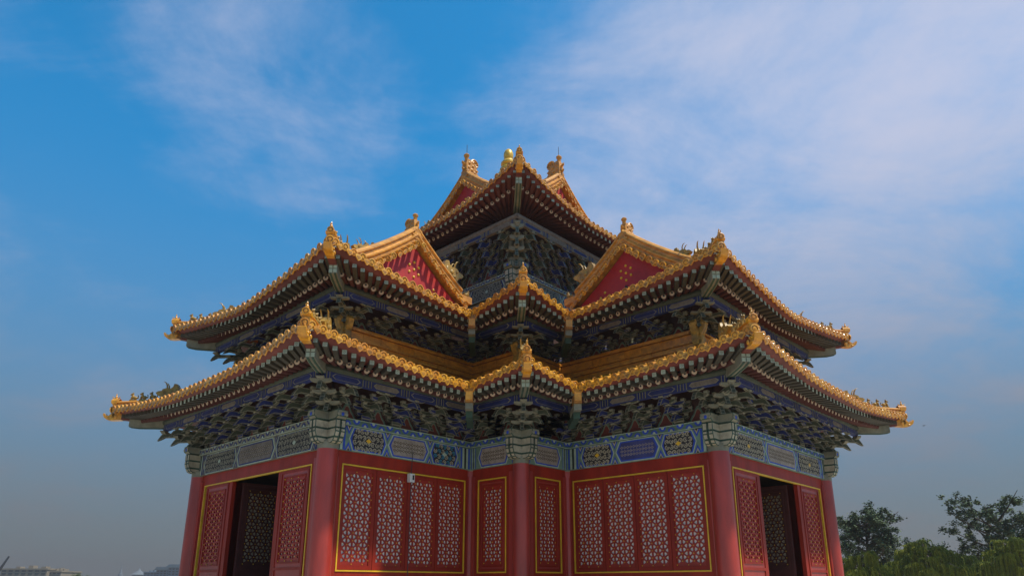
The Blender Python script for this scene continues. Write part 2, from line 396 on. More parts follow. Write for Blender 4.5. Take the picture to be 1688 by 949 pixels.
# ---- rafters, boards and beams under the eaves
def under_eave(E):
    T = E.T; sf = MB(); lip = T['lip']; NS = 26
    def strip(oz, m):
        rws = []
        for o, z in oz:
            a0, a1 = E.smin(o), E.smax(o); rws.append([E.pt(a0+(a1-a0)*j/NS, o, z) for j in range(NS+1)])
        sf.grid(rws, m)
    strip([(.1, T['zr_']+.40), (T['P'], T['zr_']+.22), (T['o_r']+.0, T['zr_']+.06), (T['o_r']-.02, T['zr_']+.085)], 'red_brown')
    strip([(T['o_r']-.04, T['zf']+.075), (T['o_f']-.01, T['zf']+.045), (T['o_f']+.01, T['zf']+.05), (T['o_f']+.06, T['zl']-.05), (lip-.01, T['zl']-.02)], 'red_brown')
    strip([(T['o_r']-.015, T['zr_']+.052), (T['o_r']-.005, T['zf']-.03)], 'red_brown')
    so = obj('eave_board', sf, tower)
    rr = MB(); fr = MB(); rad = .054; hw = .044; single = T is T1 and E in E1s[1:5]; rb_m = 'rafter_green' if T is not T3 else 'rafter_red'
    for kind in (0, 1):
        o_e = T['o_r'] if kind == 0 else T['o_f']
        m0 = .15 if E.k0 > 0 else .12; m1 = .15 if E.k1 > 0 else .12
        a0, a1 = E.smin(o_e)+m0, E.smax(o_e)-m1; n = round((a1-a0)/.205)
        for j in range(n+1):
            a = a0+(a1-a0)*j/n; F = .95 if E.L > 2.2 else .75; ro = .05; ra = a
            if E.k0 > 0 and a < F: ra = F-(F-a)*(F-.03)/(F+o_e)
            if E.k1 > 0 and a > E.L-F: x = a-(E.L-F); ra = E.L-F+x*(F-.03)/(F+o_e)
            if E.k0 < 0 and a < o_e+.05: ro = .4
            e = E.pt(a, o_e, T['zr_'] if kind == 0 else T['zf'])
            if single: rr = MB(); fr = MB()
            if kind == 0:
                rt = E.pt(ra, ro, T['zr_']+.36*(o_e-ro)/o_e*1.0); d = (e-rt).normalized()
                rr.tube([rt, e], rad, 'rafter_red', 8, caps=False)
                x = d.cross(Vector((0, 0, 1))).normalized(); y = x.cross(d); 
                if y.z < 0: y = -y
                rr.poly([e+(x*math.cos(2*PI*k/12)+y*math.sin(2*PI*k/12))*rad for k in range(12)], 'rafter_end')
                rr.poly([e+d*.003+y*rad*.28+(x*math.cos(2*PI*k/10)+y*math.sin(2*PI*k/10))*rad*.42 for k in range(10)], 'ink')
            else:
                ob = T['o_r']-.10; tt = (o_e-ob)/(o_e-ro); rb = E.pt(a+(ra-a)*tt, ob, T['zf']+.03); d = (e-rb).normalized(); x = d.cross(Vector((0, 0, 1))).normalized(); y = x.cross(d)
                F2 = lambda X, Y, Z: rb+x*X+d*Y+y*Z
                L = (e-rb).length
                fr.box(F2, (-hw, 0, -hw), (hw, L, hw), rb_m)
                fr.poly([F2(sx*hw*.98, L+.003, sz*hw*.98) for sx, sz in ((-1, -1), (1, -1), (1, 1), (-1, 1))], 'rafter_end_green')
                for sx, sz in ((0, 1), (0, -1), (1, 0), (-1, 0)):
                    fr.poly([F2(sx*.018+q*.007, L+.005, sz*.018+w*.007) for q, w in ((-1, 0), (0, -1), (1, 0), (0, 1))], 'rafter_green')
            if single: obj('round_rafter' if kind == 0 else 'flying_rafter', rr if kind == 0 else fr, so)
    if not single:
        obj('round_rafter_rows', rr, tower)['kind'] = 'stuff'; obj('flying_rafter_rows', fr, tower)['kind'] = 'stuff'
    # eave purlin and its painted plank
    pb = MB(); P = T['P']; z0 = T['zb']+T['H']; a0, a1 = E.smin(P), E.smax(P)
    if E.k0 > 0: a0 += .06
    if E.k1 > 0: a1 -= .06
    pb.box(E.flat, (a0, P-.05, z0), (a1, P+.05, z0+.15), 'blue_dark' if T is not T3 else 'grey_brown')
    pb.tube([E.flat(a0-.1*E.k0, P, z0+.22), E.flat(a1+.1*E.k1, P, z0+.22)], .085, 'green_mid' if T is not T3 else 'grey_brown', 10)
    n = max(1, round((a1-a0)/1.05)); w = (a1-a0)/n
    for j in range(n):
        c = a0+(j+.5)*w; hl = w*.34
        for k, (m, sc) in enumerate((('cream_dim', 1), ('grey_brown' if j % 2 else 'blue_dark', .86))):
            pr = [(c-hl, .5), (c-hl+.07, .9), (c+hl-.07, .9), (c+hl, .5), (c+hl-.07, .1), (c-hl+.07, .1)]
            cx = c; pb.poly([E.flat(cx+(p-cx)*(1-(1-sc)*.5), P+.053+.003*k, z0+.15*(.5+(q-.5)*sc*.9)) for p, q in pr], m)
        for dd in (-.5, .5):
            x = c+dd*w*.86
            for k, m in enumerate(('green_mid', 'cream_dim', 'blue_dark')): 
                pb.poly([E.flat(x+p*(.05-.013*k), P+.0525+.003*k, z0+.005+q*.14) for p, q in ((-1, 0), (1, 0), (1, 1), (-1, 1))], m)
    obj('eave_purlin', pb, tower)
    # red boards behind the bracket sets
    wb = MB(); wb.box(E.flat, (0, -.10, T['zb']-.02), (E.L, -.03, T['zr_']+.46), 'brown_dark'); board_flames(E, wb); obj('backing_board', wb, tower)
    return so
# ---- bracket sets
def bracket_mesh(T, ca, cb, corner=0):
    """ca, cb: body colours; local x along the wall, y outwards, z up from the bracket base"""
    mb = MB(); P, H, n = T['P'], T['H'], T['n']; h = (H-.11)/n; p = P/n
    def arm(F, L, y, z, th, c, hh):
        pr = [(-L/2, hh), (L/2, hh), (L/2, hh*.55), (L/2-.035, hh*.22), (L/2-.1, 0), (-L/2+.1, 0), (-L/2+.035, hh*.22), (-L/2, hh*.55)]
        mb.prism(lambda x, yy, zz: F(x, y+yy, z+zz), pr, -th/2, th/2, c, 'y', True)
    def blk(F, x, y, z, w, hh, c):
        w2 = w*.7
        vs = [F(x+sx*a, y+sy*a, z+zz) for a, zz in ((w2/2, 0), (w/2, hh*.45), (w/2, hh)) for sx, sy in ((-1, -1), (1, -1), (1, 1), (-1, 1))]
        fs = [(0, 1, 2, 3), (8, 9, 10, 11)]+[(i*4+k, i*4+(k+1) % 4, i*4+4+(k+1) % 4, i*4+4+k) for i in (0, 1) for k in range(4)]
        mb.add(vs, fs, c, True)
    def beak(F, y1, z, hh, w, c):
        pr = [(-.12, hh*.9), (-.12, .02), (y1*.55, 0), (y1-.02, -.015), (y1+.09, -.075), (y1+.155, -.10), (y1+.11, -.02), (y1+.06, hh*.55), (y1, hh*.9)]
        mb.prism(lambda x, yy, zz: F(x, yy, z+zz), pr, -w/2, w/2, c, 'x', True)
    def fam(F, dirs, stretch=1.0, L0=.44, trans=True):
        blk(F, 0, 0, 0, .24, .12, ca)
        for k in range(n):
            z = .10+k*h; c, d = (ca, cb) if k % 2 == 0 else (cb, ca)
            beak(F, (k+1)*p*stretch*(.98), z+.0, h*.82, .085, c if k % 2 else d)
            if trans:
                for j in range(0, k+1):
                    L = L0*(.85 if j == k else 1.18)+.05*(k % 2); arm(F, L, j*p, z+.012, .07, d if (j+k) % 2 else c, h*.62)
                    for x in (-L/2+.045, L/2-.045): blk(F, x, j*p, z+.012+h*.62, .095, h*.36, c)
            blk(F, 0, (k+1)*p*stretch, z+h*.72, .10, h*.30, d)
        if trans: arm(F, L0*1.05, P, .10+(n-1)*h+h*.75, .06, cb, h*.5)
    if not corner: fam(ID, None)
    else:
        s2 = 1/math.sqrt(2)
        fam(lambda x, y, z: ID(x, y, z), None, 1, .34)                          # outward of this wall
        fam(lambda x, y, z: ID(-y*corner, x, z) if True else None, None, 1, .34)  # outward of the other wall
        D = lambda x, y, z: ID(x*s2-corner*y*s2, y*s2+corner*x*s2, z)
        fam(D, None, 1.40, .30, trans=False)
        for k in range(n):                                                       # long diagonal nose beams and shoulder arms
            z = .10+k*h; y1 = (k+1)*p*1.41
            arm(D, .48-.04*k, y1-.05, z+h*.5, .10, 'grey_green', h*.55)
            blk(D, 0, y1, z+h*.95, .15, h*.34, 'grey_green')
    return mb.mesh('bracket_set')
BR = {}
def bset(E, a, key, ca, cb, corner=0):
    T = E.T; k = (T['zb'], ca, cb, corner)
    if k not in BR: BR[k] = bracket_mesh(T, ca, cb, corner)
    x, y = E.t, E.n; m = Matrix(((x.x, y.x, 0, 0), (x.y, y.y, 0, 0), (0, 0, 1, 0), (0, 0, 0, 1))); m.translation = E.flat(a, 0, T['zb'])
    link('bracket_set', BR[k], tower, m)
def board_flames(E, mb):
    T = E.T; L = E.L; n = max(1, round(L/.72)); sp = L/n; cs = [sp*(j+.5) for j in range(n)] if L > 1.9 else [L*.25, L*.75]; h = min(.42, T['H']*.72)
    for c in cs:
        for lvl, (m, sc) in enumerate((('green', 1.0), ('cream_dim', .84), ('red_brown', .76))):
            pr = []
            for i in range(13):
                u = -1+i/6; y = (1-abs(u))**.8*(1+.10*math.sin(abs(u)*9)); pr.append((u*.23*sc, y*h*sc))
            mb.poly([E.flat(c+q, -.026+.004*lvl, T['zb']+.01+w) for q, w in pr], m)
def brackets(E, first, last):
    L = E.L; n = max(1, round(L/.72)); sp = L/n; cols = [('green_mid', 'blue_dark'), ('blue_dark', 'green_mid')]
    for j in range(1, n):
        a = sp*j; ca, cb = cols[j % 2]
        bset(E, a, 'b', ca, cb)
    if n == 1 or L < 1.9: bset(E, L/2, 'b', *cols[1])
    if first and E.k0 > 0: bset(E, 0, 'c', 'grey_green', 'green_mid', 1)
    if last and E.k1 > 0: bset(E, L, 'c', 'grey_green', 'green_mid', -1)
for Es, idx in ((E1s, FRONT), (E2s, FRONT), (E3s, (0, 1))):
    for i in idx:
        E = Es[i]; under_eave(E)
        brackets(E, True, i == max(idx))
        if E.k0 < 0: bset(E, .12, 'r', 'green_mid', 'blue_dark')
# plain soffit and wall behind, on the sides turned away
for Es, idx in ((E1s, range(6, 20)), (E2s, range(6, 20)), (E3s, (2, 3))):
    for i in idx:
        E = Es[i]; T = E.T; mb = MB()
        rws = [[E.pt(E.smin(o)+(E.smax(o)-E.smin(o))*j/20, o, z) for j in range(21)] for o, z in ((0, T['zb']+T['H']+.3), (T['P'], T['zr_']+.2), (T['o_f'], T['zf']+.04), (T['lip']-.01, T['zl']-.02))]
        mb.grid(rws, 'red_brown'); mb.box(E.flat, (0, -.1, T['zb']-.02), (E.L, .3, T['zb']+T['H']+.3), 'blue_dark'); obj('eave_board', mb, tower)

# ---- ridges and their figures
def prof_ridge(w, h): 
    half = [(w*.5, 0), (w*.5, h*.22), (w*.68, h*.30), (w*.68, h*.40), (w*.42, h*.48), (w*.42, h*.66), (w*.62, h*.72), (w*.60, h*.82), (w*.34, h*.97), (0, h*1.02)]
    return half+[(-a, b) for a, b in half[-2::-1]]
def fig_mesh(kind):
    mb = MB(); m = 'glaze_olive' if kind != 'rider' else 'glaze'
    if kind == 'beast':
        mb.box(ID, (-.05, -.09, 0), (.05, .09, .03), m)
        mb.ball(ID, (0, -.035, .085), (.042, .06, .055), m); mb.ball(ID, (0, .025, .12), (.036, .04, .06), m)
        mb.tube([(-.022, .05, .12), (-.024, .062, .02)], [.016, .014], m, 6); mb.tube([(.022, .05, .12), (.024, .062, .02)], [.016, .014], m, 6)
        mb.ball(ID, (0, .045, .185), (.036, .042, .036), m); mb.ball(ID, (0, .082, .175), (.02, .024, .018), m)
        mb.tube([(-.02, .03, .20), (-.026, .02, .238)], [.014, .004], m, 5); mb.tube([(.02, .03, .20), (.026, .02, .238)], [.014, .004], m, 5)
        mb.tube([(0, -.08, .07), (0, -.12, .10), (0, -.115, .15), (0, -.09, .17)], [.018, .02, .016, .006], m, 6)
    elif kind == 'rider':
        mb.box(ID, (-.05, -.10, 0), (.05, .10, .03), m); mb.ball(ID, (0, 0, .085), (.05, .10, .06), m)
        mb.tube([(0, .07, .10), (0, .12, .15), (0, .13, .17)], [.03, .02, .012], m, 6); mb.ball(ID, (0, .15, .165), (.014, .03, .014), m)
        mb.tube([(0, -.09, .10), (0, -.14, .15), (0, -.13, .20)], [.03, .025, .008], m, 6)
        mb.lathe(lambda x, y, z: ID(x, y-.005, z), [(.045, .10), (.05, .15), (.036, .20), (.018, .225)], m, 8)
        mb.ball(ID, (0, 0, .25), (.03, .03, .034), m); mb.tube([(0, 0, .275), (0, 0, .315)], [.02, .004], m, 6)
    elif kind == 'dragon':
        m = 'glaze_olive'
        prof = [(-.20, 0), (.14, 0), (.17, .07), (.26, .10), (.30, .15), (.25, .19), (.17, .20), (.15, .24), (.06, .27), (-.02, .25), (-.08, .30), (-.10, .37), (-.17, .36), (-.22, .27), (-.24, .12)]
        mb.prism(ID, prof, -.062, .062, m, 'x')
        for sx in (-1, 1):
            mb.tube([(sx*.04, .05, .25), (sx*.06, .06, .33), (sx*.065, .10, .40), (sx*.06, .15, .42)], [.02, .017, .012, .004], m, 6)
            mb.ball(ID, (sx*.062, .12, .18), .028, m, 6, 4); mb.ball(ID, (sx*.066, -.02, .15), (.02, .05, .05), m); mb.ball(ID, (sx*.066, -.14, .17), (.02, .045, .08), m)
            mb.ball(ID, (sx*.065, -.08, .07), (.025, .05, .04), m); mb.ball(ID, (sx*.06, .06, .06), (.025, .04, .03), m)
    elif kind == 'chiwen':      # owl-tail ridge ornament; y points outwards to the gable
        m = 'glaze_ridge'
        prof = [(.14, 0), (-.34, 0), (-.36, .08), (-.30, .14), (-.36, .22), (-.30, .26), (-.24, .34), (-.05, .42), (.02, .50), (.13, .46), (.16, .3)]
        mb.prism(ID, prof, -.10, .10, m, 'x')
        for sx in (-1, 1):
            sp = []
            for i in range(20):
                t = i/19*3.6*PI; rr = .155*(1-i/19*.8); sp.append((sx*.06, -.23+rr*math.cos(t), .44+rr*math.sin(t)))
            mb.tube(sp, [.042*(1-.5*i/19) for i in range(20)], m, 6)
            for (y, z, r) in ((-.08, .16, .06), (-.2, .1, .05), (.05, .2, .055), (-.12, .30, .05), (.03, .36, .05), (-.26, .2, .045), (.08, .07, .045)): mb.ball(ID, (sx*.10, y, z), (.03, r, r), m, 7, 4)
        mb.prism(ID, [(-.39, .44), (-.36, .54), (-.23, .60), (-.10, .54), (-.07, .42), (-.23, .30)], -.065, .065, m, 'x')
        mb.lathe(lambda x, y, z: ID(x*1.1, y+.07, z), [(.062, .42), (.058, .58), (.085, .62), (.09, .66), (.06, .70), (.02, .72)], m, 10)
        mb.tube([(0, .14, .30), (0, .24, .33), (0, .25, .38)], [.05, .04, .02], m, 6); mb.tube([(0, .14, .14), (0, .22, .12), (0, .26, .16)], [.05, .04, .015], m, 6)
    elif kind == 'snout':       # glazed dragon head on the corner beam; y outwards
        m = 'glaze'
        prof = [(-.20, .09), (-.20, -.10), (.04, -.115), (.15, -.10), (.24, -.04), (.275, .05), (.24, .07), (.20, .015), (.13, .0), (.07, .06)]
        mb.prism(ID, prof, -.075, .075, m, 'x')
        for sx in (-1, 1):
            mb.ball(ID, (sx*.075, .05, .02), .028, m, 6, 4); mb.ball(ID, (sx*.075, -.06, -.02), (.03, .05, .05), m); mb.ball(ID, (sx*.07, .13, -.07), (.025, .05, .03), m)
            mb.tube([(sx*.07, .02, .06), (sx*.11, .0, .09), (sx*.12, -.05, .08)], [.016, .012, .004], 'cream', 5)
    return mb.mesh(kind, smooth=True)
FIG = {k: fig_mesh(k) for k in ('beast', 'rider', 'dragon', 'chiwen', 'snout')}
def put(kind, name, p, diry, parent, sc=1.0, tilt=0.0):
    y = Vector((diry[0], diry[1], 0)).normalized(); x = Vector((y.y, -y.x, 0)); z = Vector((0, 0, 1))
    if tilt: y, z = y*math.cos(tilt)+z*math.sin(tilt), z*math.cos(tilt)-y*math.sin(tilt)
    m = Matrix(((x.x*sc, y.x*sc, z.x*sc, 0), (x.y*sc, y.y*sc, z.y*sc, 0), (x.z*sc, y.z*sc, z.z*sc, 0), (0, 0, 0, 1))); m.translation = Vector(p)
    return link(name, FIG[kind], parent, m)
def hip(E, end, o_in, T, w=.15, h=.20, nfig=3, big=True):
    """hip ridge with its row of figures along the mitre at the end (0/1) of an eave edge"""
    mit = (lambda o: E.pt(E.smin(o), o, zr(T, o))) if end == 0 else (lambda o: E.pt(E.smax(o), o, zr(T, o)))
    lip = T['lip']; ob = lip-.02; K = 12
    path = [mit(ob+(o_in-ob)*i/K)+Vector((0, 0, .03)) for i in range(K+1)]
    mb = MB(); d = (path[0]-path[3]); d.z = 0; d.normalize(); tot = sum((path[i+1]-path[i]).length for i in range(K))
    mb.sweep(path, prof_ridge(w, h), 'glaze_ridge')
    sd_ = Vector((d.y, -d.x, 0)); F = lambda x, y, z: path[0]+sd_*x+d*y+Vector((0, 0, z))
    mb.prism(F, [(-.08, h*.6), (.04, h*.62), (.07, h*.78), (.03, h*1.0), (-.08, h)], -w*.62, w*.62, 'glaze', 'x')
    mb.prism(F, [(-.08, -.05), (.02, -.04), (.03, h*.6), (-.08, h*.6)], -w*.5, w*.5, 'glaze', 'x')
    disc(mb, F(0, .08, -.015), d, .08); disc(mb, F(0, .08, h*.98), d, .075, depth=.2)
    r = obj('hip_ridge', mb, tower, smooth=False)
    def along(s):
        a = 0
        for i in range(K):
            l = (path[i+1]-path[i]).length
            if a+l >= s: return path[i].lerp(path[i+1], (s-a)/l)
            a += l
        return path[-1]
    hz_ = h*.98
    put('rider', 'ridge_figure', F(0, .0, h*1.0+.01), d, r, .62)
    s = .20
    for k in range(nfig): s += .24; put('beast', 'ridge_beast', along(s)+Vector((0, 0, hz_)), d, r, .95, 0)
    if big: put('dragon', 'ridge_dragon', along(s+.42)+Vector((0, 0, hz_-.03)), d, r, 1.12)
    # beam under the hip and its glazed head
    bm_ = MB(); q0 = mit(.15)
    def pz(o, z): p = E.pt(E.smin(o) if end == 0 else E.smax(o), o, z); return p
    lo = [pz(o, z) for o, z in ((.3, T['zr_']+.17), (T['P'], T['zr_']+.02), (T['o_r'], T['zr_']-.07), (T['o_r']+.13, T['zr_']-.08))]
    rect = lambda w, h: [(-w/2, -h/2), (w/2, -h/2), (w/2, h/2), (-w/2, h/2)]
    bm_.sweep(lo, rect(.17, .20), 'grey_green')
    for sx in (-1, 1): bm_.sweep([p+sd_*(sx*.045) for p in lo], [(-.018, -.112), (.018, -.112), (.018, -.09), (-.018, -.09)], 'green_dark')
    hi = [pz(o, z) for o, z in ((T['o_r']-.15, T['zf']+.05), (T['o_f'], T['zf']+.0), (lip-.02, T['zf']+.02))]
    bm_.sweep(hi, rect(.15, .17), 'red_brown')
    e = lo[-1]; G = lambda x, y, z: e+sd_*x+d*y+Vector((0, 0, z))
    for sx in (-1, 1):
        for sz in (-1, 1): bm_.box(G, (sx*.042-.033, -.005, sz*.048-.036), (sx*.042+.033, .012, sz*.048+.036), 'green_pale')
    ho = obj('hip_beam', bm_, tower)
    put('snout', 'dragon_head', hi[-1]-d*.04+Vector((0, 0, -.05)), d, ho, 1.0)
    return path
for i in range(20):
    E = E1s[i]
    if CONV[i] and i in (0, 1, 3, 5, 6): hip(E, 0, -.45, T1, nfig=3 if i != 3 else 2)
    elif CONV[i]: hip(E, 0, -.45, T1, nfig=0, big=False)
for i in range(20):
    E = E2s[i]
    if not CONV[i]: continue
    k = i % 5
    front = i in (0, 1, 3, 5, 6)
    hip(E, 0, .62 if k in (0, 1) else -.85, T2, nfig=(3 if k in (0, 1) else 1) if front else 0, big=front and k in (0, 1))
for i in range(4): hip(E3s[i], 0, -.35, T3, nfig=2 if i < 2 else 0, big=i < 2)
# valley spouts at the inner corners
def spout(E, T):
    p = E.pt(E.smin(T['lip']), T['lip'], T['zl']); d = (E.n-E.t*E.k0*0).normalized(); d = (E.n+(-E.t)*(-1)).normalized() if False else None
    c = E.flat(T['lip'], T['lip'], T['zl']); dd = (E.n+E.t).normalized(); sd_ = Vector((dd.y, -dd.x, 0))
    F = lambda x, y, z: c+sd_*x+dd*y+Vector((0, 0, z)); mb = MB()
    fan = [(-.20, .05), (-.19, .0), (-.13, -.035), (-.10, -.10), (-.075, -.12), (-.07, -.30), (.07, -.30), (.075, -.12), (.10, -.10), (.13, -.035), (.19, 0), (.20, .05), (.12, .015), (0, .0), (-.12, .015)]
    mb.prism(F, fan, -.06, .07, 'glaze', 'y')
    for k in (-2, -1, 0, 1, 2): mb.tube([F(k*.05, .075, .0), F(k*.028, .08, -.12)], [.015, .01], 'glaze_pan', 5)
    mb.box(F, (-.085, -.30, -.34), (.085, .04, -.17), 'glaze_pan')
    disc(mb, F(-.11, .10, .06), dd, .06); disc(mb, F(.11, .10, .06), dd, .06)
    o = obj('valley_spout', mb, tower)
    mb = MB(); mb.box(F, (-.08, -.75, -.48), (.08, -.02, -.345), 'grey_green'); mb.box(F, (-.07, -1.3, -.62), (.07, -.20, -.485), 'green_dark'); obj('valley_beam', mb, o)
for Es, T in ((E1s, T1), (E2s, T2)):
    for i in (2, 4):
        E = Es[i]; spout(E, T) if E.k0 < 0 else None

# ---- walls: columns, bays, lattice panels
ZT, ZF = 2.97, -.6          # column top and floor, relative to the eye
def lattice_mesh(w, h, rm):
    """three-way lattice: triangles with rounded holes, gilt studs at the crossings; local x width, z height, y outwards"""
    mb = MB(); e = .150; cw = e*math.sqrt(3)/2; y0, y1 = -.020, .012
    nc = int(w//cw); mx = (w-nc*cw)/2; nr = int(h//e); mz = (h-nr*e)/2
    def tri(P3):
        c = (sum(p[0] for p in P3)/3, sum(p[1] for p in P3)/3); outp = []; inn = []
        for i in range(3):
            a, b = P3[i], P3[(i+1) % 3]
            for k in range(3): outp.append((a[0]+(b[0]-a[0])*k/3, a[1]+(b[1]-a[1])*k/3))
        for (x, z) in outp:
            dx_, dz_ = x-c[0], z-c[1]; l = math.hypot(dx_, dz_); rr = min(.72*l, .0475); inn.append((c[0]+dx_/l*rr, c[1]+dz_/l*rr))
        n = 9; vs = [(x, y1, z) for x, z in outp]+[(x, y1, z) for x, z in inn]+[(x, y0, z) for x, z in inn]
        fs = [(i, (i+1) % n, n+(i+1) % n, n+i) for i in range(n)]+[(n+i, n+(i+1) % n, 2*n+(i+1) % n, 2*n+i) for i in range(n)]
        mb.add(vs, fs, rm)
    nodes = set()
    X = lambda i: -w/2+mx+i*cw
    for i in range(nc):
        sh0 = (i % 2)*.5; sh1 = ((i+1) % 2)*.5
        for j in range(nr):
            z = mz+j*e
            a = (X(i), z+sh0*e); b = (X(i), z+(sh0+1)*e); c = (X(i+1), z+(sh0+.5)*e)
            if b[1] <= h-mz+1e-6: tri((a, c, b)); nodes.update(((round(a[0], 3), round(a[1], 3)), (round(b[0], 3), round(b[1], 3)), (round(c[0], 3), round(c[1], 3))))
            d = (X(i+1), z+sh1*e); f = (X(i+1), z+(sh1+1)*e); g_ = (X(i), z+(sh1+.5)*e)
            if f[1] <= h-mz+1e-6 and True: tri((d, f, g_)); nodes.update(((round(d[0], 3), round(d[1], 3)), (round(f[0], 3), round(f[1], 3)), (round(g_[0], 3), round(g_[1], 3))))
    for i in range(nc):
        for z_, s_ in ((mz, 1), (mz+nr*e, -1)):
            odd = (i % 2) if True else 0; xs = (X(i), X(i+1)) if odd else (X(i+1), X(i))
            if s_ < 0: 
                top_l = mz+((i % 2)*.5+math.floor(nr-(i % 2)*.5))*e; top_r = mz+(((i+1) % 2)*.5+math.floor(nr-((i+1) % 2)*.5))*e
                xs = (X(i), X(i+1)) if top_l < top_r else (X(i+1), X(i))
            mb.poly([(xs[0], y1-.002, z_), (xs[0], y1-.002, z_+s_*e*.5), (xs[1], y1-.002, z_)], rm)
    for x, z in nodes: mb.ball(ID, (x, y1+.004, z), (.0125, .012, .0125), 'gold_line', 6, 4)
    # solid margin
    mb.box(ID, (-w/2, y0, 0), (-w/2+mx+.001, y1-.001, h), rm); mb.box(ID, (w/2-mx-.001, y0, 0), (w/2, y1-.001, h), rm)
    mb.box(ID, (-w/2, y0, 0), (w/2, y1-.004, mz+.012), rm); mb.box(ID, (-w/2, y0, h-mz-.012), (w/2, y1-.004, h), rm)
    return mb.mesh('lattice')
LM = {}
def panel(F3, w, h, lw, lower=.0, dark=False, name='window_panel'):
    RD, RC, PP = ('red_shaded', 'red_shaded', 'cream') if dark else ('red', 'red_column', 'paper')  # dark leaf: interior shade painted into its red and its backing
    """F3: matrix placing local x width (centred), y outwards, z from the panel bottom"""
    mb = MB(); st = (w-lw)/2; rl = .13; t0, t1 = -.035, .035
    def ring(x0, x1, z0, z1, b, ya, yb, m):
        mb.box(ID, (x0, ya, z0), (x0+b, yb, z1), m); mb.box(ID, (x1-b, ya, z0), (x1, yb, z1), m)
        mb.box(ID, (x0+b, ya, z0), (x1-b, yb, z0+b), m); mb.box(ID, (x0+b, ya, z1-b), (x1-b, yb, z1), m)
    ring(-w/2, w/2, 0, h, .055, t0, t1, RD)
    ring(-w/2+.055, w/2-.055, .055, h-.055, st-.055-.03, t0, t1-.016, RC)
    ring(-lw/2-.03, lw/2+.03, st-.03, h-st+.03, .03, t0, t1-.002, RD)
    if lower:
        mb.box(ID, (-w/2, t0, -lower), (-w/2+.07, t1, 0), RD); mb.box(ID, (w/2-.07, t0, -lower), (w/2, t1, 0), RD)
        mb.box(ID, (-w/2+.07, t0, -.26), (w/2-.07, t1-.018, -.0), RC); mb.box(ID, (-w/2+.07, t0, -.33), (w/2-.07, t1, -.26), RD); mb.box(ID, (-w/2+.07, t0, -lower), (w/2-.07, t1-.018, -.33), RC)
    o = obj(name, mb, tower); o.matrix_local = F3
    k = (round(lw, 3), round(h-2*st, 3), dark)
    if k not in LM: LM[k] = lattice_mesh(lw, h-2*st, 'red_shaded' if dark else 'red_lattice')
    link('lattice', LM[k], o, Matrix.Translation((0, 0, st)))
    bk = MB(); bk.box(ID, (-lw/2-.01, -.034, st-.01), (lw/2+.01, -.0215, h-st+.01), PP); obj('paper_backing', bk, o)
    return o
def frame_mat(E, a, o, z, x=None, y=None):
    x = x or E.t; y = y or E.n; m = Matrix(((x.x, y.x, 0, 0), (x.y, y.y, 0, 0), (0, 0, 1, 0), (0, 0, 0, 1))); m.translation = E.flat(a, o, z); return m
def column(E, a, o, r):
    mb = MB(); c = E.flat(a, o, 0); F = lambda x, y, z: c+Vector((x, y, z))
    mb.lathe(F, [(r*1.0, ZF), (r*.97, ZT-.005)], 'red_column', 28); mb.lathe(F, [(r*.985, ZT-.005), (r*.985, ZT+.14)], 'grey_green', 28)
    mb.lathe(F, [(r*1.7, ZF-.12), (r*1.6, ZF-.03), (r*1.25, ZF)], 'marble', 20)
    obj('column', mb, tower, smooth=True)
for i, E in enumerate(E1s):
    column(E, 0 if CONV[i] else -.05, 0 if CONV[i] else -.05, .215 if (CONV[i] and i % 5 != 3) else .19)
GZ0, GZ1 = .66, 2.735        # gilt line of the window openings
def bay(E, s0, s1, gates=False):
    mb = MB(); L = E.L
    mb.box(E.flat, (.0, -.06, GZ1+.0), (L, .03, ZT+.02), 'red')                # head rail
    mb.box(E.flat, (.0, -.06, ZF), (s0, .028, GZ1), 'red'); mb.box(E.flat, (s1, -.06, ZF), (L, .028, GZ1), 'red')
    mb.box(E.flat, (.12, -.05, ZF), (s0-.10, .06, GZ1+.1), 'red_column'); mb.box(E.flat, (s1+.10, -.05, ZF), (L-.12, .06, GZ1+.1), 'red_column')
    if not gates: mb.box(E.flat, (s0, -.06, ZF), (s1, .026, GZ0), 'red')
    o = obj('bay_frame', mb, tower)
    gl = MB(); w = .028; zb = GZ0 if not gates else ZF+.1
    gl.box(E.flat, (s0, -.02, zb), (s0+w, .042, GZ1), 'gold_line'); gl.box(E.flat, (s1-w, -.02, zb), (s1, .042, GZ1), 'gold_line')
    gl.box(E.flat, (s0+w, -.02, GZ1-w), (s1-w, .042, GZ1), 'gold_line')
    if not gates: gl.box(E.flat, (s0+w, -.02, zb), (s1-w, .042, zb+w), 'gold_line')
    obj('gilt_line', gl, o)
def four(E, s0, s1, n, lwf=.80):
    bay(E, s0, s1); w = (s1-s0-.07-.012*(n-1))/n
    for k in range(n): panel(frame_mat(E, s0+.035+w/2+k*(w+.012), -.01, GZ0+.035), w, GZ1-GZ0-.07, w*lwf)
four(E1s[1], .33, E1s[1].L-.19, 4); four(E1s[4], .19, E1s[4].L-.33, 4)
four(E1s[2], .30, E1s[2].L-.42, 1, .70); four(E1s[3], .42, E1s[3].L-.30, 1, .70)
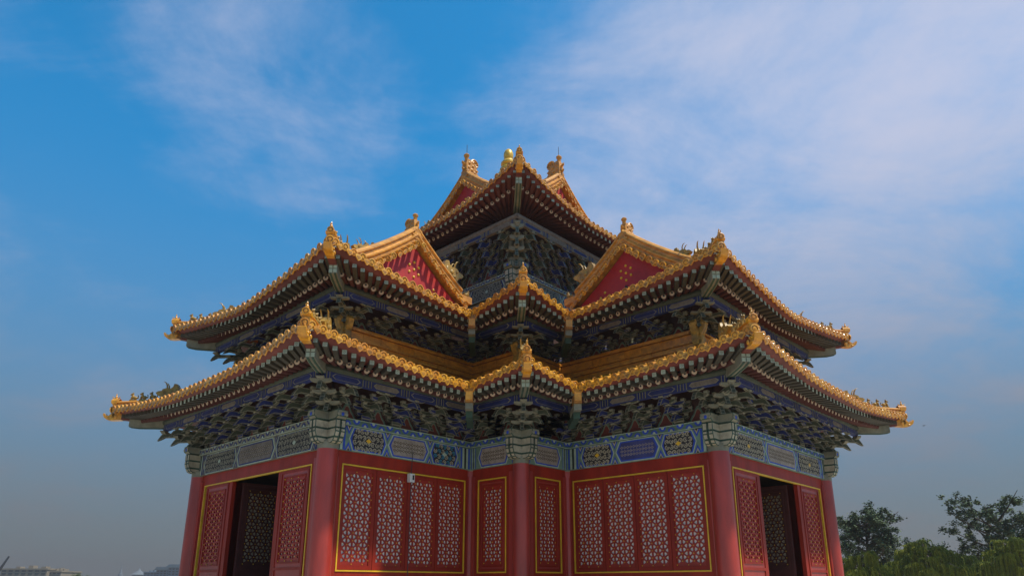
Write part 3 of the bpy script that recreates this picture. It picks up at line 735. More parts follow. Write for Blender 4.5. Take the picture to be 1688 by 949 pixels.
def gate_bay(E, flip):
    X = (lambda s: s) if not flip else (lambda s: E.L-s)
    bay(E, .39, E.L-.48, True) if not flip else bay(E, .48, E.L-.39, True)
    h = GZ1-GZ0-.07
    for a, b in ((.50, 1.62), (3.99, 5.10)):
        c = X((a+b)/2); panel(frame_mat(E, c, -.01, GZ0+.035), b-a, h, .80, lower=GZ0+.035-ZF-.05)
    for a, b in ((1.63, 1.79), (3.87, 3.98)):
        mb = MB(); x0, x1 = sorted((X(a), X(b))); mb.box(E.flat, (x0, -.08, ZF), (x1, .01, GZ1-.03), 'red'); obj('gate_post', mb, tower)
    # leaf folded inwards against the far post, lattice towards the opening
    tdir = E.t if not flip else -E.t
    s = X(1.86); x = -E.n; y = tdir
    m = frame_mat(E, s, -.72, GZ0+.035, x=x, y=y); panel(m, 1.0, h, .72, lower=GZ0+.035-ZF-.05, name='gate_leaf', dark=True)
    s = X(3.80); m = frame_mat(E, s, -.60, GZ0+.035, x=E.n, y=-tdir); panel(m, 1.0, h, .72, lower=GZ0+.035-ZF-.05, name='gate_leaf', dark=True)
gate_bay(E1s[0], False); gate_bay(E1s[5], True)
for i in range(6, 20):
    E = E1s[i]; mb = MB(); mb.box(E.flat, (0, -.06, ZF), (E.L, .03, ZT+.02), 'red'); mb.box(E.flat, (0, -.1, ZT), (E.L, .1, T1['zb']), 'green_mid'); obj('bay_frame', mb, tower)
# inside: floor, ceiling
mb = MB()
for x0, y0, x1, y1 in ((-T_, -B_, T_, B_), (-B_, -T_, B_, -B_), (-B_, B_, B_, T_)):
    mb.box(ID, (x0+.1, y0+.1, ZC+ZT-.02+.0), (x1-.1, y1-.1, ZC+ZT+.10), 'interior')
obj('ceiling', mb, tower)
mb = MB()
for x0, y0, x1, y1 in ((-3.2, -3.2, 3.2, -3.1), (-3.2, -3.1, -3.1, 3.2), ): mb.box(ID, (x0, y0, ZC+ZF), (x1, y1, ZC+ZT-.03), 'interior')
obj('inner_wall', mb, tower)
# plinth
def plate(name, off, z0, z1, m):
    mb = MB(); pl = plan(A_+off, B_+off, T_+off); n = 20
    vs = [(x, y, z0) for x, y in pl]+[(x, y, z1) for x, y in pl]
    mb.add(vs, [tuple(range(n)), tuple(range(2*n-1, n-1, -1))]+[(i, (i+1) % n, n+(i+1) % n, n+i) for i in range(n)], m); return obj(name, mb, tower)
plate('attic_light_block', -I2-.09, ZC+6.78, ZC+6.83, 'interior')  # unseen plate, added to stop sun leaking through the open roof
plate('plinth', 1.0, .008, ZC+ZF-.13, 'marble'); plate('floor', .6, ZC+ZF-.13, ZC+ZF-.004, 'terrace')

# ---- painted friezes and beam heads
PAL = dict(bright=dict(base='green_soft', pale='green_pale', blue='blue', ink='ink', ring='cream', field='diaper'), sheen_grey=dict(base='grey_green', pale='green_pale', blue='blue_dark', ink='ink', ring='cream_dim', field='grey_brown'))  # grey set: view-angle sheen painted in as duller, greyer colours
def frieze(E, s0, s1, z0, z1, o, pal, curl_alt=False, strip=.15, blue_field=False, name='painted_beam'):
    p = PAL[pal]; mb = MB(); L = s1-s0; h = z1-strip-z0; zt = z1-strip
    mb.box(E.flat, (s0, -.12, z0), (s1, o, zt-.004), p['base']); mb.box(E.flat, (s0, -.14, zt), (s1, o+.045, z1), 'green' if pal == 'bright' else p['base'])
    lv = [0]
    def fl(pts, m, l): mb.poly([E.flat(a, o+.003*l, z0+b) for a, b in pts], m)
    def rect(a, b, c, d, m, l): fl([(a, c), (b, c), (b, d), (a, d)], m, l)
    def ringp(a, b, r0, r1, m, l, t0=0, t1=2*PI, K=10):
        for k in range(K):
            ta, tb = t0+(t1-t0)*k/K, t0+(t1-t0)*(k+1)/K
            fl([(a+r0*math.cos(ta), b+r0*math.sin(ta)), (a+r1*math.cos(ta), b+r1*math.sin(ta)), (a+r1*math.cos(tb), b+r1*math.sin(tb)), (a+r0*math.cos(tb), b+r0*math.sin(tb))], m, l)
    def hexa(a, b, m, l, inset=0, tip=.10):
        i = inset; fl([(a+i*1.3, h/2), (a+tip+i*.6, h-.005-i*.8), (b-tip-i*.6, h-.005-i*.8), (b-i*1.3, h/2), (b-tip-i*.6, .005+i*.8), (a+tip+i*.6, .005+i*.8)], m, l)
    def curls(a, b, tip, alt):
        hexa(a, b, p['pale'], 1, 0, tip); hexa(a, b, p['blue'], 2, .022, tip); hexa(a, b, p['ink'], 3, .055, tip)
        w = b-a; r = .054; cx = (a+b)/2; n = int((w-.12)/(2*r))
        for j in range(4):
            zz = .075+j*(h-.15)/3
            m_ = n if j in (1, 2) else n-1
            for i in range(m_):
                x = cx+(i-(m_-1)/2)*2*r*1.02; rm = 'teal' if alt and (i+j) % 2 else p['ring']; st = random.random()*6
                ringp(x, zz, r*.56, r*.97, rm, 4, st, st+5.3, 9); ringp(x+.006, zz, .0, r*.34, rm, 4, 0, 2*PI, 6)
        fl([(cx-.07, h/2), (cx, h/2+.05), (cx+.07, h/2), (cx, h/2-.05)], 'gold_line' if not alt and pal == 'bright' else p['pale'], 5)
    def cart(a, b, tip):
        hexa(a, b, p['pale'], 1, 0, tip); hexa(a, b, p['blue'], 2, .03, tip); hexa(a, b, 'indigo' if blue_field else p['field'], 3, .068, tip)
        n = int((b-a-.28)/.078)
        for i in range(n):
            x = (a+b)/2+(i-(n-1)/2)*.078
            for j in range(3):
                z = h/2+(j-1)*.082
                for q, rm in ((.041, 'brown_dark' if not blue_field else 'diaper'),):
                    fl([(x-q, z), (x, z+q*.8), (x+q, z), (x, z-q*.8)], rm, 4)
                fl([(x-.022, z), (x, z+.018), (x+.022, z), (x, z-.018)], 'cream' if not blue_field else 'indigo', 5)
    def bands(a, w, rev):
        seq = [p['blue'], p['pale'], p['ink'], p['pale'], p['blue']]
        for i, m in enumerate(seq): rect(a+w*i/5+.006, a+w*(i+1)/5-.006, .01, h-.01, m, 1)
    if L > 2.2:
        e = .10*L if L < 4.5 else .06*L; c0 = s0+e+.02; c1 = s0+L*.355; d0 = s0+L*.36; d1 = s0+L*.665; e0 = s0+L*.67; e1 = s1-e-.02
        bands(s0+.02, e*.8, 0); bands(s1-.02-e*.8, e*.8, 1); curls(c0, c1, .10, False); cart(d0, d1, .13); curls(e0, e1, .10, curl_alt)
        for j in ((c1+d0)/2, (d1+e0)/2, c0-.005, e1+.005):
            for sg_, zb_ in ((1, .004), (-1, h-.004)):
                fl([(j-.085, zb_), (j+.085, zb_), (j, zb_+sg_*h*.34)], p['blue'], 1); fl([(j-.05, zb_), (j+.05, zb_), (j, zb_+sg_*h*.2)], p['ring'], 2); fl([(j-.025, zb_), (j+.025, zb_), (j, zb_+sg_*h*.1)], p['ink'], 3)
    else:
        bands(s0+.03, .16, 0); bands(s1-.19, .16, 1); cart(s0+.24, s1-.24, .12)
    # cloud scroll strip
    n = max(4, int(L/.21)); w = L/n
    for i in range(n):
        x = s0+(i+.5)*w; oo = o+.045
        def fs(pts, m, l): mb.poly([E.flat(a, oo+.003*l, zt+b) for a, b in pts], m)
        K = 8; fs([(x+w*.40*math.cos(PI*k/K), .02+(strip*.55)*math.sin(PI*k/K)) for k in range(K+1)] if i % 2 else [(x+w*.42*math.cos(PI*k/K), strip-.02-(strip*.6)*math.sin(PI*k/K)) for k in range(K, -1, -1)], p['blue'], 1)
        fs([(x+w*.17*math.cos(PI*k/K), .02+(strip*.3)*math.sin(PI*k/K)) for k in range(K+1)] if i % 2 else [(x+w*.18*math.cos(PI*k/K), strip-.02-(strip*.33)*math.sin(PI*k/K)) for k in range(K, -1, -1)], p['pale'], 2)
    for z in (.004, strip-.018): mb.box(E.flat, (s0, o+.02, zt+z), (s1, o+.05, zt+z+.013), p['pale'])
    return obj(name, mb, tower)
frieze(E1s[0], .0, E1s[0].L, ZT+.02, T1['zb'], .10, 'sheen_grey'); frieze(E1s[5], .0, E1s[5].L, ZT+.02, T1['zb'], .10, 'bright')
frieze(E1s[1], .0, E1s[1].L-.10, ZT+.02, T1['zb'], .10, 'bright', curl_alt=True); frieze(E1s[4], .10, E1s[4].L, ZT+.02, T1['zb'], .10, 'bright', blue_field=True)
frieze(E1s[2], .10, E1s[2].L, ZT+.02, T1['zb'], .10, 'bright'); frieze(E1s[3], .0, E1s[3].L-.10, ZT+.02, T1['zb'], .10, 'bright')
for i in (0, 1): frieze(E3s[i], 0, E3s[i].L, 8.24, T3['zb'], .10, 'sheen_grey', strip=.12)
for i, E in enumerate(E3s):
    mb = MB(); mb.box(E.flat, (0, -.1, 6.2), (E.L, .02, 8.23), 'grey_green'); mb.box(E.flat, (0, -.1, 7.98), (E.L, .07, 8.16), 'grey_brown'); obj('wall', mb, tower)
for i, E in enumerate(E2s):
    mb = MB(); mb.box(E.flat, (0, -.1, 5.0), (E.L, .06, T2['zb']-.005), 'blue_dark'); obj('wall', mb, tower)
def beam_head(E, end, z0, z1, wide=.225, long=.39):
    """beam end that runs past the corner along the wall direction"""
    sgn = -1 if end == 0 else 1; base = 0 if end == 0 else E.L; mb = MB(); h = z1-z0
    F = lambda x, y, z: E.flat(base+sgn*y, x+.0, z0+z)
    cols = ((-wide*.5, -.012), (.012, wide*.5))
    rows_ = (([(.10, .0), (long*.62, .0), (long*.80, h*.05), (long*.90, h*.16), (.10, h*.16)]), ([(.10, h*.18), (long*.92, h*.18), (long, h*.34), (long, h*.44), (.10, h*.44)]), ([(.10, h*.46), (long, h*.46), (long, h*.70), (.10, h*.70)]))
    for x0, x1 in cols:
        for pr in rows_: mb.prism(F, pr, x0, x1, 'stone_grey', 'x', True)
    mb.prism(F, [(.05, .015), (long*.6, .015), (long*.86, h*.12), (long-.03, h*.3), (long-.03, h*.7), (.05, h*.7)], -wide*.5+.015, wide*.5-.015, 'green_dark', 'x')
    mb.prism(F, [(.05, h*.72), (long-.02, h*.72), (long+.05, h*.80), (long+.05, h*1.0), (.05, h*1.0)], -wide*.53, wide*.53, 'grey_green', 'x', True)
    for k in range(3): mb.ball(F, ((k-1)*.09, long+.05, h*.87), (.035, .012, .04), 'blue' if k == 1 else 'cream_dim', 7, 4)
    obj('beam_head', mb, tower, thick=.013, rim='green_dark')
for i in (0, 1, 3, 5, 6):
    beam_head(E1s[i], 0, ZT+.09, T1['zb']+.06); beam_head(E1s[(i-1) % 20], 1, ZT+.09, T1['zb']+.06)
for i in (0, 1, 2): beam_head(E3s[i], 0, 8.30, 8.98, .30, .30); beam_head(E3s[(i-1) % 4], 1, 8.30, 8.98, .30, .30)

# ---- ridge bands at the foot of the upper walls
for i, E in enumerate(E2s):
    mb = MB(); a0, a1 = (-.30*E.k0, E.L+.30*E.k1); o = .22
    for (oo, z0, z1) in ((.20, 5.14, 5.44), (.25, 5.44, 5.49), (.18, 5.49, 5.58), (.22, 5.58, 5.62), (.17, 5.62, 5.80), (.235, 5.80, 5.85), (.16, 5.85, 5.91)):
        xa, xb = -oo*E.k0, E.L+oo*E.k1; nseg = max(1, round((xb-xa)/(.46 if z1-z0 > .1 else .30)))
        mb.box(E.flat, (xa, 0, z0), (xb, oo-.012, z1), 'glaze_pan')
        for q in range(nseg):
            mb.box(E.flat, (xa+(xb-xa)*q/nseg+(.004 if q else 0), oo-.010, z0+.001), (xa+(xb-xa)*(q+1)/nseg-(.004 if q < nseg-1 else 0), oo+random.uniform(-.003, .004), z1-.001), random.choice(('glaze_ridge', 'glaze_ridge', 'glaze_b', 'glaze_ridge')))
    r = obj('wall_ridge', mb, tower)
    if CONV[i] and i in (0, 1, 3, 5, 6):
        d = (E.n-E.t).normalized(); m2 = MB(); c = E.flat(-.2, .2, 5.62); sd_ = Vector((d.y, -d.x, 0))
        for sg in (-1, 1):
            dir_ = E.n if sg > 0 else -E.t; G = lambda x, y, z: c+dir_*y+Vector((-dir_.y, dir_.x, 0))*x+Vector((0, 0, z))
            m2.prism(G, [(-.05, -.12), (.10, -.14), (.16, -.02), (.13, .10), (.20, .20), (.24, .34), (.17, .42), (.09, .36), (.12, .27), (.06, .22), (-.05, .24)], -.07, .07, 'glaze_olive', 'x')
            for k in (-1, 1):
                for y, z, q in ((.06, .0, .05), (.11, .12, .04), (.17, .34, .05), (.05, .16, .045)): m2.ball(G, (k*.07, y, z), (.022, q, q), 'glaze_olive', 7, 4)
        obj('corner_dragon', m2, r, smooth=True)

# ---- gable roofs over the arms and the crossed gables on top
def gable_roof(cx, dirv, yg, prof_out, prof_in, zref, half_len, base_z, figs, base_tiles):
    """ridge runs along dirv (unit, horizontal) between -half_len and half_len; gable walls at +-half_len.
       prof_*: (distance from the ridge, height) polyline outwards / inwards"""
    r = Vector((*dirv, 0)); s_ = Vector((r.y, -r.x, 0))    # across
    return r, s_
def rake(path_fn, K, d, name, outd, w=.14, h=.20, parent=None):
    pass
def gable(Fg, prL, prR, zb, front):
    """Fg(x across, y outwards from the gable wall, z): red board, tiles along the rakes, rake ridges.  prL/prR run from the peak down."""
    mb = MB()
    pts = [(x, z) for x, z in reversed(prL)]+[(x, z) for x, z in prR[1:]]
    pts = [(x, z-.16) for x, z in pts]; bot = [(pts[-1][0], zb), (pts[0][0], zb)]
    for i in range(len(pts)-1):
        (xa, za), (xb, zb2) = pts[i], pts[i+1]
        if min(za, zb2) > zb-.02: mb.add([Fg(xa, -.08, zb-.03), Fg(xb, -.08, zb-.03), Fg(xb, -.08, max(zb, zb2)), Fg(xa, -.08, max(zb, za))], [(0, 1, 2, 3)], 'red_gable')
    pk = max(z for x, z in pts); x0 = prL[0][0]
    if front:
        w = pk-zb
        for cx, cz, n in ((0, .52, 7), (-.50, .17, 4), (.50, .17, 4)):
            k = w
            for (a, b) in ([(0, 0), (-.14, .09), (.14, .09), (0, .19), (0, -.19), (-.14, -.09), (.14, -.09)] if n == 7 else [(-.13, 0), (.13, 0), (0, .11), (0, -.11)]):
                mb.ball(Fg, (x0+cx*k+a, -.075, zb+cz*k+b), (.034, .026, .034), 'gold_line', 8, 5)
        mb.prism(Fg, [(x0-.18, zb+.0), (x0, zb+.34), (x0+.18, zb+.0)], -.07, -.04, 'brown_dark', 'y'); mb.prism(Fg, [(x0-.08, zb+.0), (x0+.03, zb+.24), (x0+.15, zb+.0)], -.04, -.015, 'gilt', 'y')
    mb.sweep([Fg(pts[0][0], .05, zb-.06), Fg(x0, .05, zb-.06), Fg(pts[-1][0], .05, zb-.06)], [(-.07, 0), (.07, 0), (.09, .05), (.06, .12), (0, .15), (-.06, .12), (-.09, .05)], 'glaze_ridge')
    o = obj('gable_wall', mb, tower)
    for pr in (prL, prR):
        rm = MB(); rt = MB()
        path = [Fg(x, -.02, z+.06) for x, z in pr]
        acr = Fg(0, 1, 0)-Fg(0, 0, 0)
        # stacked ridge following the rake
        P_ = prof_ridge(.19, .38); n = len(P_); vs = []; fs = []
        for i, (x, z) in enumerate(pr):
            for a, b in P_: vs.append(Fg(x, -.09+a, z-.02+b*1.12))
        for i in range(len(pr)-1):
            for k in range(n): fs.append((i*n+k, i*n+(k+1) % n, (i+1)*n+(k+1) % n, (i+1)*n+k))
        fs += [tuple(range(n)), tuple(range((len(pr)-1)*n+n-1, (len(pr)-1)*n-1, -1))]
        rm.add(vs, fs, 'glaze_ridge')
        ro = obj('rake_ridge', rm, o)
        if front:
            # row of tiles that drip over the gable edge
            acc = 0; nxt = .12
            for i in range(len(pr)-1):
                (xa, za), (xb, zb_) = pr[i], pr[i+1]; l = math.hypot(xb-xa, zb_-za)
                while nxt <= acc+l:
                    f = (nxt-acc)/l; x, z = xa+(xb-xa)*f, za+(zb_-za)*f
                    p0 = Fg(x, .15, z-.11); p1 = Fg(x, -.06, z-.05)
                    tn = (Fg(xb, 0, zb_)-Fg(xa, 0, za)).normalized()
                    tile_row(rt, [p0, p1], tn, .07); disc(rt, p0, p0-p1, .08)
                    f2 = min(1, (nxt+.11-acc)/l); x2, z2 = xa+(xb-xa)*f2, za+(zb_-za)*f2
                    drip(rt, Fg(x2, .135, z2-.11), acr, tn, .16, .115)
                    nxt += .22
                acc += l
            obj('rake_tiles', rt, o)
    return o
def curve(fn, a, b, K=12): return [fn(a+(b-a)*i/K) for i in range(K+1)]
RX = 6.28                              # distance of the arm ridge from the tower axis
lipX = T_-I2+T2['lip']
def zarm(d):                            # height of the arm roof at horizontal distance d from its ridge
    return zr(T2, T2['lip']-(lipX-RX-d))
def tile_sheet(F, x0, x1, zf, y0, y1, rows, name='tile_slope', ylim=None):
    """slope running from x0 (top) to x1 (foot); F(x,y,z)"""
    mb = MB(); K = 10
    mb.grid([[F(x0+(x1-x0)*i/K, y, zf(x0+(x1-x0)*i/K)) for y in (y0, y1)] for i in range(K+1)], 'glaze_pan')
    if rows:
        n = round((y1-y0)/.2)
        for k in range(n):
            y = y0+(k+.5)*(y1-y0)/n; tile_row(mb, [F(x1+(x0-x1)*i/K, y, zf(x1+(x0-x1)*i/K)+.02) for i in range(K+1)], F(0, 1, 0)-F(0, 0, 0))
    return obj(name, mb, tower)
for arm in range(4):
    # local frame of an arm: u outwards along the arm, v across
    u = [Vector((-1, 0, 0)), Vector((0, -1, 0)), Vector((1, 0, 0)), Vector((0, 1, 0))][arm]; v = Vector((u.y, -u.x, 0))
    if arm == 0: v = Vector((0, 1, 0))
    if arm == 1: v = Vector((1, 0, 0))
    base = lambda a, b, z, u=u, v=v: u*a+v*b+Vector((0, 0, z+ZC))
    front = arm in (0, 1); GY = 2.76
    tile_sheet(lambda x, y, z: base(RX-x, y, z), 0, 1.62, zarm, -GY, GY, False)
    for sg in (-1, 1):
        vis = front and sg == -1
        Fg = lambda x, y, z, sg=sg, base=base: base(RX+x, sg*(GY+y), z)
        prO = curve(lambda d: (d, zarm(d)), 0, 1.80); prI = curve(lambda d: (-d, zarm(d)), 0, 1.5)
        go = gable(Fg, prI, prO, zr(T2, .64)+.02, vis)
        if front:
            put('dragon', 'rake_dragon', base(RX+1.50, sg*(GY-.09), zarm(1.50)+.24), u, go, .85)
            put('dragon', 'rake_dragon', base(RX-1.18, sg*(GY-.09), zarm(1.18)+.30), -u, go, 1.25)
            mb = MB(); mb.box(base, (RX-1.85, sg*(GY-.09)-.09, zarm(1.5)+.02), (RX-1.42, sg*(GY-.09)+.09, zarm(1.5)+.20), 'glaze_ridge')
            obj('ridge_foot', mb, go); put('beast', 'ridge_beast', base(RX-1.75, sg*(GY-.09), zarm(1.5)+.20), -u, go, .9); put('beast', 'ridge_beast', base(RX-1.5, sg*(GY-.09), zarm(1.5)+.20), -u, go, .9)
    mb = MB(); mb.sweep([base(RX, -GY-.02+i*(2*GY+.04)/8, zarm(0)+.0) for i in range(9)], prof_ridge(.22, .30), 'glaze_ridge'); ro = obj('main_ridge', mb, tower)
    for sg in (-1, 1): put('chiwen', 'ridge_end_ornament', base(RX, sg*(GY-.16), zarm(0)+.21), v*sg, ro, .74)
# crossed gables
G3 = 2.25
def ztop(d): return 13.05-.95*d+.11*d*d
for arm in range(4):
    u = [Vector((-1, 0, 0)), Vector((0, -1, 0)), Vector((1, 0, 0)), Vector((0, 1, 0))][arm]; v = Vector((0, 1, 0)) if arm % 2 == 0 else Vector((1, 0, 0))
    base = lambda a, b, z, u=u, v=v: u*a+v*b+Vector((0, 0, z+ZC))
    front = arm in (0, 1)
    for sg in (-1, 1):
        mb = MB(); K = 10                              # slope cut at the valley
        mb.grid([[base(max(d, 0.0), sg*d, ztop(d)), base(G3, sg*d, ztop(d))] for d in [2.1*i/K for i in range(K+1)]], 'glaze_pan')
        if front:
            for k in range(11):
                a = G3-.1-k*.2
                top = 0.; lowd = min(2.1, a)
                if lowd > .2: tile_row(mb, [base(a, sg*(lowd*(1-i/8)), ztop(lowd*(1-i/8))+.02) for i in range(9)], u)
        obj('tile_slope', mb, tower)
    prA = curve(lambda d: (d, ztop(d)), 0, 2.08); prB = curve(lambda d: (-d, ztop(d)), 0, 2.08)
    go = gable(lambda x, y, z, base=base: base(G3+y, x, z), prB, prA, zr(T3, -.40)+.0, front)
    if front:
        for sg in (-1, 1): put('dragon', 'rake_dragon', base(G3-.09, sg*1.9, ztop(1.9)+.28), v*sg, go, .9)
    mb = MB(); mb.sweep([base(.15+i*(G3-.13)/6, 0, ztop(0)) for i in range(7)], prof_ridge(.22, .36), 'glaze_ridge'); ro = obj('main_ridge', mb, tower)
    co = put('chiwen', 'ridge_end_ornament', base(G3-.16, 0, ztop(0)+.25), u, ro, 1.05)
    if front:
        mb = MB(); p = base(G3-.10, 0, ztop(0)+.27); mb.tube([p+Vector((0, 0, .66)), p+Vector((0, 0, 1.08))], [.012, .008], 'iron', 6); obj('lightning_rod', mb, ro)
mb = MB(); F = lambda x, y, z: Vector((x-.07, y+.07, z+ZC+.36))
mb.lathe(F, [(.34, 12.7), (.34, 13.1), (.42, 13.14), (.42, 13.2), (.26, 13.28), (.25, 13.36), (.36, 13.5), (.43, 13.66), (.42, 13.82), (.36, 13.94), (.27, 14.02), (.31, 14.05), (.31, 14.11), (.25, 14.17), (.22, 14.26), (.27, 14.30), (.27, 14.36), (.22, 14.41), (.20, 14.46), (.13, 14.49), (.155, 14.55), (.175, 14.66), (.17, 14.76), (.125, 14.87), (.06, 14.93), (.01, 14.95)], 'gilt', 28)
obj('finial', mb, tower, smooth=True)

# ------------------------------------------------------------------ small things on the tower
E = E1s[1]
sb = thing('sensor_box', 'small white box with a dark lens fixed above the third lattice panel', 'sensor', E.flat(2.03, .10, 2.52))
L0 = E.flat(2.03, .10, 2.52); G = lambda x, y, z: E.t*x+E.n*y+Vector((0, 0, z))
mb = MB(); mb.box(G, (-.065, -.04, 0), (.065, .05, .18), 'white_paint'); obj('case', mb, sb)
mb = MB(); mb.box(G, (.005, .0505, .05), (.045, .058, .15), 'ink'); obj('lens', mb, sb)
mb = MB(); mb.tube([G(-.02, .03, .18), G(-.022, .05, .5), G(-.02, .06, .66)], .008, 'iron', 5); mb.tube([G(-.02, .04, 0), G(-.022, .045, -1.0), G(-.02, .04, -2.9)], .008, 'iron', 5); obj('cable', mb, sb)

# ------------------------------------------------------------------ surroundings
def world_at(px, py, dist):              # a point at a horizontal distance ahead, seen at a picture position
    X = (px-844)/1158.21; Y = (616.29-py)/1158.21; d = fwd+right*X+up*Y; k = dist/d.dot(fwd_h); return cam_pos+d*k
def leaf_quad(mb, c, s, m, rnd, flat=.5):
    a = Vector((rnd.uniform(-1, 1), rnd.uniform(-1, 1), rnd.uniform(-.7, .3))).normalized(); nrm = Vector((rnd.gauss(0, flat), rnd.gauss(0, flat), 1)).normalized(); b = a.cross(nrm).normalized()
    w = b*s*.40; mb.add([c-a*s*.5, c+w-a*s*.05, c+a*s*.5, c-w-a*s*.05], [(0, 1, 2, 3)], m)
def poplar(pos, H, Rr, seed, label, group):
    rnd = random.Random(seed); t = thing('broadleaf_tree', label, 'tree', pos, group); tr = MB(); cr = MB()
    tr.tube([(0, 0, 0), (.1, 0, H*.3), (0, .1, H*.6), (.1, 0, H*.86)], [H*.022, H*.018, H*.012, .03], 'bark', 8)
    nb = 30
    for i in range(nb):
        z = H*(.30+.52*i/nb); an = i*2.4+rnd.uniform(-.5, .5); l = Rr*(1.08-.55*max(0, (z/H-.34)/.6)**1.6)*rnd.uniform(.55, 1.15)
        e = Vector((math.cos(an)*l, math.sin(an)*l, z+l*rnd.uniform(.35, .9))); mid = e*.5+Vector((0, 0, z*.5-.1))
        tr.tube([(0, 0, z), mid, e], [.07, .045, .015], 'bark', 5)
        for j in range(9):
            f = rnd.uniform(.35, 1.02); q = Vector((0, 0, z)).lerp(e, f)+Vector((rnd.gauss(0, .26), rnd.gauss(0, .26), rnd.gauss(0, .22)))
            rr = rnd.uniform(.13, .27); m = 'leaf' if rnd.random() < .55 else 'leaf_b'
            for k in range(int(64*rr/.2)):
                c = q+Vector((rnd.gauss(0, 1), rnd.gauss(0, 1), rnd.gauss(0, .75)))*rr*.6
                leaf_quad(cr, c, rnd.uniform(.10, .18), m, rnd)
    obj('trunk', tr, t); obj('crown', cr, t); return t
def willow(pos, H, Rr, seed, label, group):
    rnd = random.Random(seed); t = thing('willow_tree', label, 'tree', pos, group); tr = MB(); cr = MB()
    tr.tube([(0, 0, 0), (.1, 0, H*.3), (.0, .1, H*.55)], [.22, .18, .12], 'bark', 8)
    nb = 30
    for i in range(nb):
        an = i*2.399; l = Rr*math.sqrt((i+.5)/nb); zt = H*(1.0-.34*(l/Rr)**2)*rnd.uniform(.86, 1.04); e = Vector((math.cos(an)*l, math.sin(an)*l, zt))
        tr.tube([(0, .05, H*.5), e*.5+Vector((0, 0, H*.45)), e], [.09, .05, .02], 'bark', 5)
        bm_ = rnd.random()
        for j in range(34):
            ang = an+rnd.gauss(0, .9); s = e+Vector((rnd.gauss(0, .12), rnd.gauss(0, .12), rnd.uniform(-.12, .12))); n = rnd.randint(8, 20)
            dr = Vector((math.cos(ang), math.sin(ang), 0))*rnd.uniform(.03, .11); p = s.copy(); m = 'willow' if rnd.random() < .25+.6*bm_ else 'willow_b'; b0 = Vector((-math.sin(ang), math.cos(ang), 0))
            for k in range(n):
                p = p+dr*max(0, 1-k/7)+Vector((0, 0, .05-.14*min(1, k/5)))
                for q in (-1, 1):
                    a = (b0*q*.5+Vector((math.cos(ang), math.sin(ang), 0))*.25+Vector((0, 0, -1))).normalized()*rnd.uniform(.10, .17); w = Vector((math.cos(ang), math.sin(ang), .3))*.016+b0*.012*q
                    cr.add([p, p+a*.45+w, p+a, p+a*.45-w], [(0, 1, 2, 3)], m)
    obj('trunk', tr, t); obj('crown', cr, t); return t
def ground_at(px, dist): p = world_at(px, 900, dist); p.z = 0; return p
TG = 'broadleaf trees behind the willows'
poplar(ground_at(1432, 46), 7.3, 2.3, 3, 'dark bushy broadleaf tree right beside the tower', TG)
poplar(ground_at(1652, 44), 7.3, 2.7, 5, 'dark broadleaf tree nearest the right edge of the photo', TG)
poplar(ground_at(1520, 50), 5.2, 1.4, 8, 'smaller dark broadleaf tree low between two taller ones', TG)
WG = 'willows in front of the dark trees'
willow(ground_at(1408, 36), 3.6, 1.5, 21, 'yellow green willow touching the tower column', WG)
willow(ground_at(1520, 37), 4.0, 1.8, 22, 'rounded willow in the gap between the two dark trees', WG)
willow(ground_at(1590, 40), 3.5, 1.5, 24, 'low willow beneath the dark tree near the right edge', WG)
willow(ground_at(1670, 36), 4.1, 1.8, 23, 'bright willow at the right edge of the photo', WG)
def block(name, label, px0, px1, ytop, dist, m, rows_, cols_, roof=None, depth=14):
    group = 'cream apartment blocks by the crane' if name == 'apartment_block' else 'blue grey offices beside the tower'
    a = world_at(px0, ytop, dist); b = world_at(px1, ytop, dist); H = (a.z+b.z)/2; w = (b-a).length; c = (a+b)/2; c.z = 0
    t = thing(name, label, 'building', c, group); F = lambda x, y, z: right*x+fwd_h*y+Vector((0, 0, z)); mb = MB(); mb.box(F, (-w/2, 0, 0), (w/2, depth, H), m); wo = obj('wall', mb, t)
    sh = H/rows_
    for i in range(max(0, rows_-6), rows_):
        for j in range(cols_):
            x = -w/2+(j+.5)*w/cols_; mb = MB(); mb.box(F, (x-w/cols_*.3, -.12, i*sh+sh*.28), (x+w/cols_*.3, .05, i*sh+sh*.8), 'window_glass'); obj('window', mb, t)
    if roof: 
        mb = MB(); e = w*.04; mb.prism(F, [(-w/2-e*2.4, H+.1), (w/2+e*2.4, H+.1), (w/2+e, H+.9), (w/2-e, H+1.9), (-w/2+e, H+1.9), (-w/2-e, H+.9)], -1.2, depth+1.2, roof, 'y'); obj('roof', mb, t)
    else:
        mb = MB(); mb.box(F, (-w/2-.3, -.3, H+.003), (w/2+.3, depth+.3, H+.5), m)
        for k in range(3): x = -w*.3+k*w*.28; mb.box(F, (x, 3, H+.5), (x+w*.10, 6, H+1.3+.4*(k % 2)), m)
        obj('parapet', mb, t)
    return t, F, w, H
block('apartment_block', 'cream apartment block with dark windows beside a crane', 2, 78, 938, 300, 'render_cream', 7, 7)
block('apartment_block', 'lower cream block attached to the right of the taller one', 79, 101, 942, 302, 'render_cream', 6, 3)
block('office_block', 'blue grey office with flared roof touching the tower column', 278, 330, 935, 420, 'render_blue', 8, 9, 'roof_slate')
block('office_block', 'lower blue grey block left of the flared roof office', 258, 281, 939, 425, 'render_blue', 8, 4, 'roof_slate')
block('office_block', 'flat blue grey block furthest left of the hazy offices', 237, 259, 943, 430, 'render_blue', 7, 4)
p = world_at(229, 945, 520); t = thing('pavilion', 'small hazy pavilion with a pointed roof left of the blue offices', 'pavilion', (p.x, p.y, 0)); mb = MB()
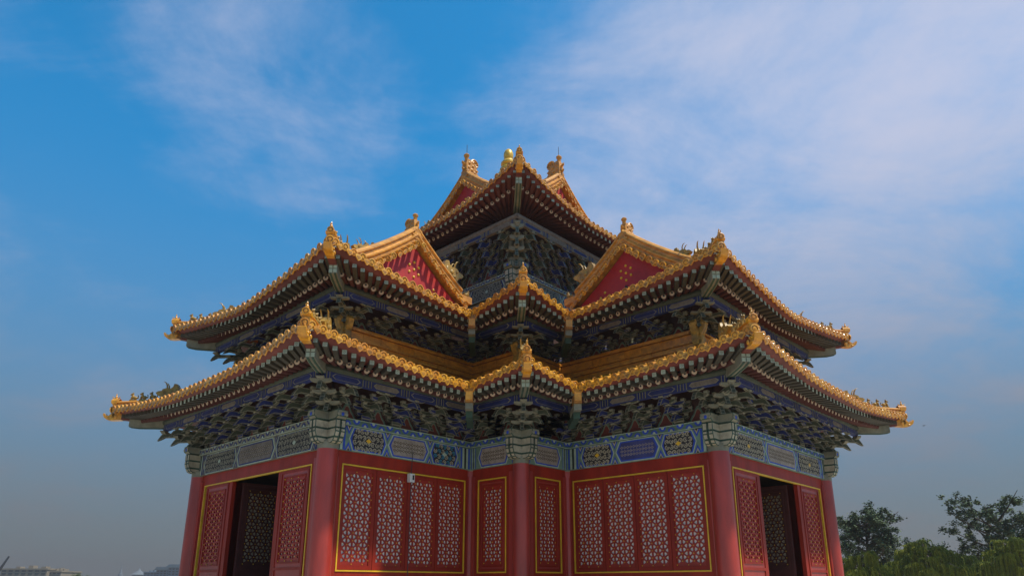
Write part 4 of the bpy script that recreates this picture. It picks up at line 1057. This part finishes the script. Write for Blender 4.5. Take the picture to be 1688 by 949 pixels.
mb.lathe(ID, [(4.5, 0), (4.5, p.z-.6)], 'tower_grey', 8); obj('wall', mb, t); mb = MB(); mb.lathe(ID, [(6, p.z-.6), (3.2, p.z+.8), (1.2, p.z+2.2), (.3, p.z+3.6), (.1, p.z+5.6)], 'tower_grey', 8); obj('roof', mb, t)
p = world_at(199, 945, 600); t = thing('mast_tower', 'thin hazy mast rising far off left of the pavilion', 'mast', (p.x, p.y, 0)); mb = MB()
mb.lathe(ID, [(2.6, 0), (1.8, p.z), (1.3, p.z+.2), (.9, p.z+2.4), (.35, p.z+4.5), (.12, p.z+8.5)], 'tower_grey', 10); obj('mast', mb, t)
p = world_at(-8, 949, 240); q = world_at(15, 916, 240); t = thing('tower_crane', 'dark crane boom slanting up at the left edge', 'crane', (p.x, p.y, 0)); mb = MB()
mb.tube([(0, 0, 0), (0, 0, p.z)], .7, 'iron', 6); obj('mast', mb, t); mb = MB(); d = q-p; mb.tube([(0, 0, p.z), d+Vector((0, 0, p.z))], [.5, .28], 'iron', 6); obj('boom', mb, t)
def bush(pos, H, Rr, seed, label):
    rnd = random.Random(seed); t = thing('round_tree', label, 'tree', pos, 'treetops on the far skyline'); tr = MB(); cr = MB(); tr.tube([(0, 0, 0), (.1, .1, H*.7)], [.25, .1], 'bark', 7)
    for i in range(60):
        v = Vector((rnd.gauss(0, 1), rnd.gauss(0, 1), rnd.gauss(0, 1))).normalized()*Rr*rnd.uniform(.4, 1); c = Vector((0, 0, H-Rr))+v
        for k in range(40): leaf_quad(cr, c+Vector((rnd.gauss(0, 1), rnd.gauss(0, 1), rnd.gauss(0, 1)))*Rr*.16, Rr*.14, 'willow_b' if rnd.random() < .5 else 'leaf', rnd)
    obj('trunk', tr, t); obj('crown', cr, t)
for px, y, dist, Rr, lab in ((126, 944, 110, .9, 'low green treetop right of the cream apartment blocks'), (143, 948, 115, .7, 'tiny treetop just right of a larger low treetop')):
    p = world_at(px, y, dist); bush((p.x, p.y, 0), p.z, Rr, int(px), lab)
p = world_at(1523, 701, 60); t = thing('bird', 'tiny dark bird flying in the sky right of the lower eave', 'bird', p); mb = MB()
mb.ball(ID, (0, 0, 0), (.10, .045, .045), 'feather'); mb.prism(ID, [(-.05, -.0), (.05, 0), (.0, .13), (-.07, .15)], -.006, .006, 'feather', 'z'); mb.prism(ID, [(-.05, 0), (.05, 0), (0, -.13), (-.07, -.15)], -.006, .006, 'feather', 'z'); obj('body', mb, t)

# ------------------------------------------------------------------ haze
g = MB(); g.box(ID, (-1260, -1260, -1.5), (1260, 1260, 36), 'ground'); hzo = obj('haze', g); hzo['kind'] = 'stuff'
hm = bpy.data.materials.new('haze'); hm.use_nodes = True; ht = hm.node_tree; ht.nodes.clear()
ho_ = ht.nodes.new('ShaderNodeOutputMaterial'); pv = ht.nodes.new('ShaderNodeVolumePrincipled')
pv.inputs['Color'].default_value = (.40, .37, .37, 1); pv.inputs['Density'].default_value = .0011; pv.inputs['Anisotropy'].default_value = .2
ht.links.new(pv.outputs[0], ho_.inputs['Volume']); hzo.data.materials.clear(); hzo.data.materials.append(hm)
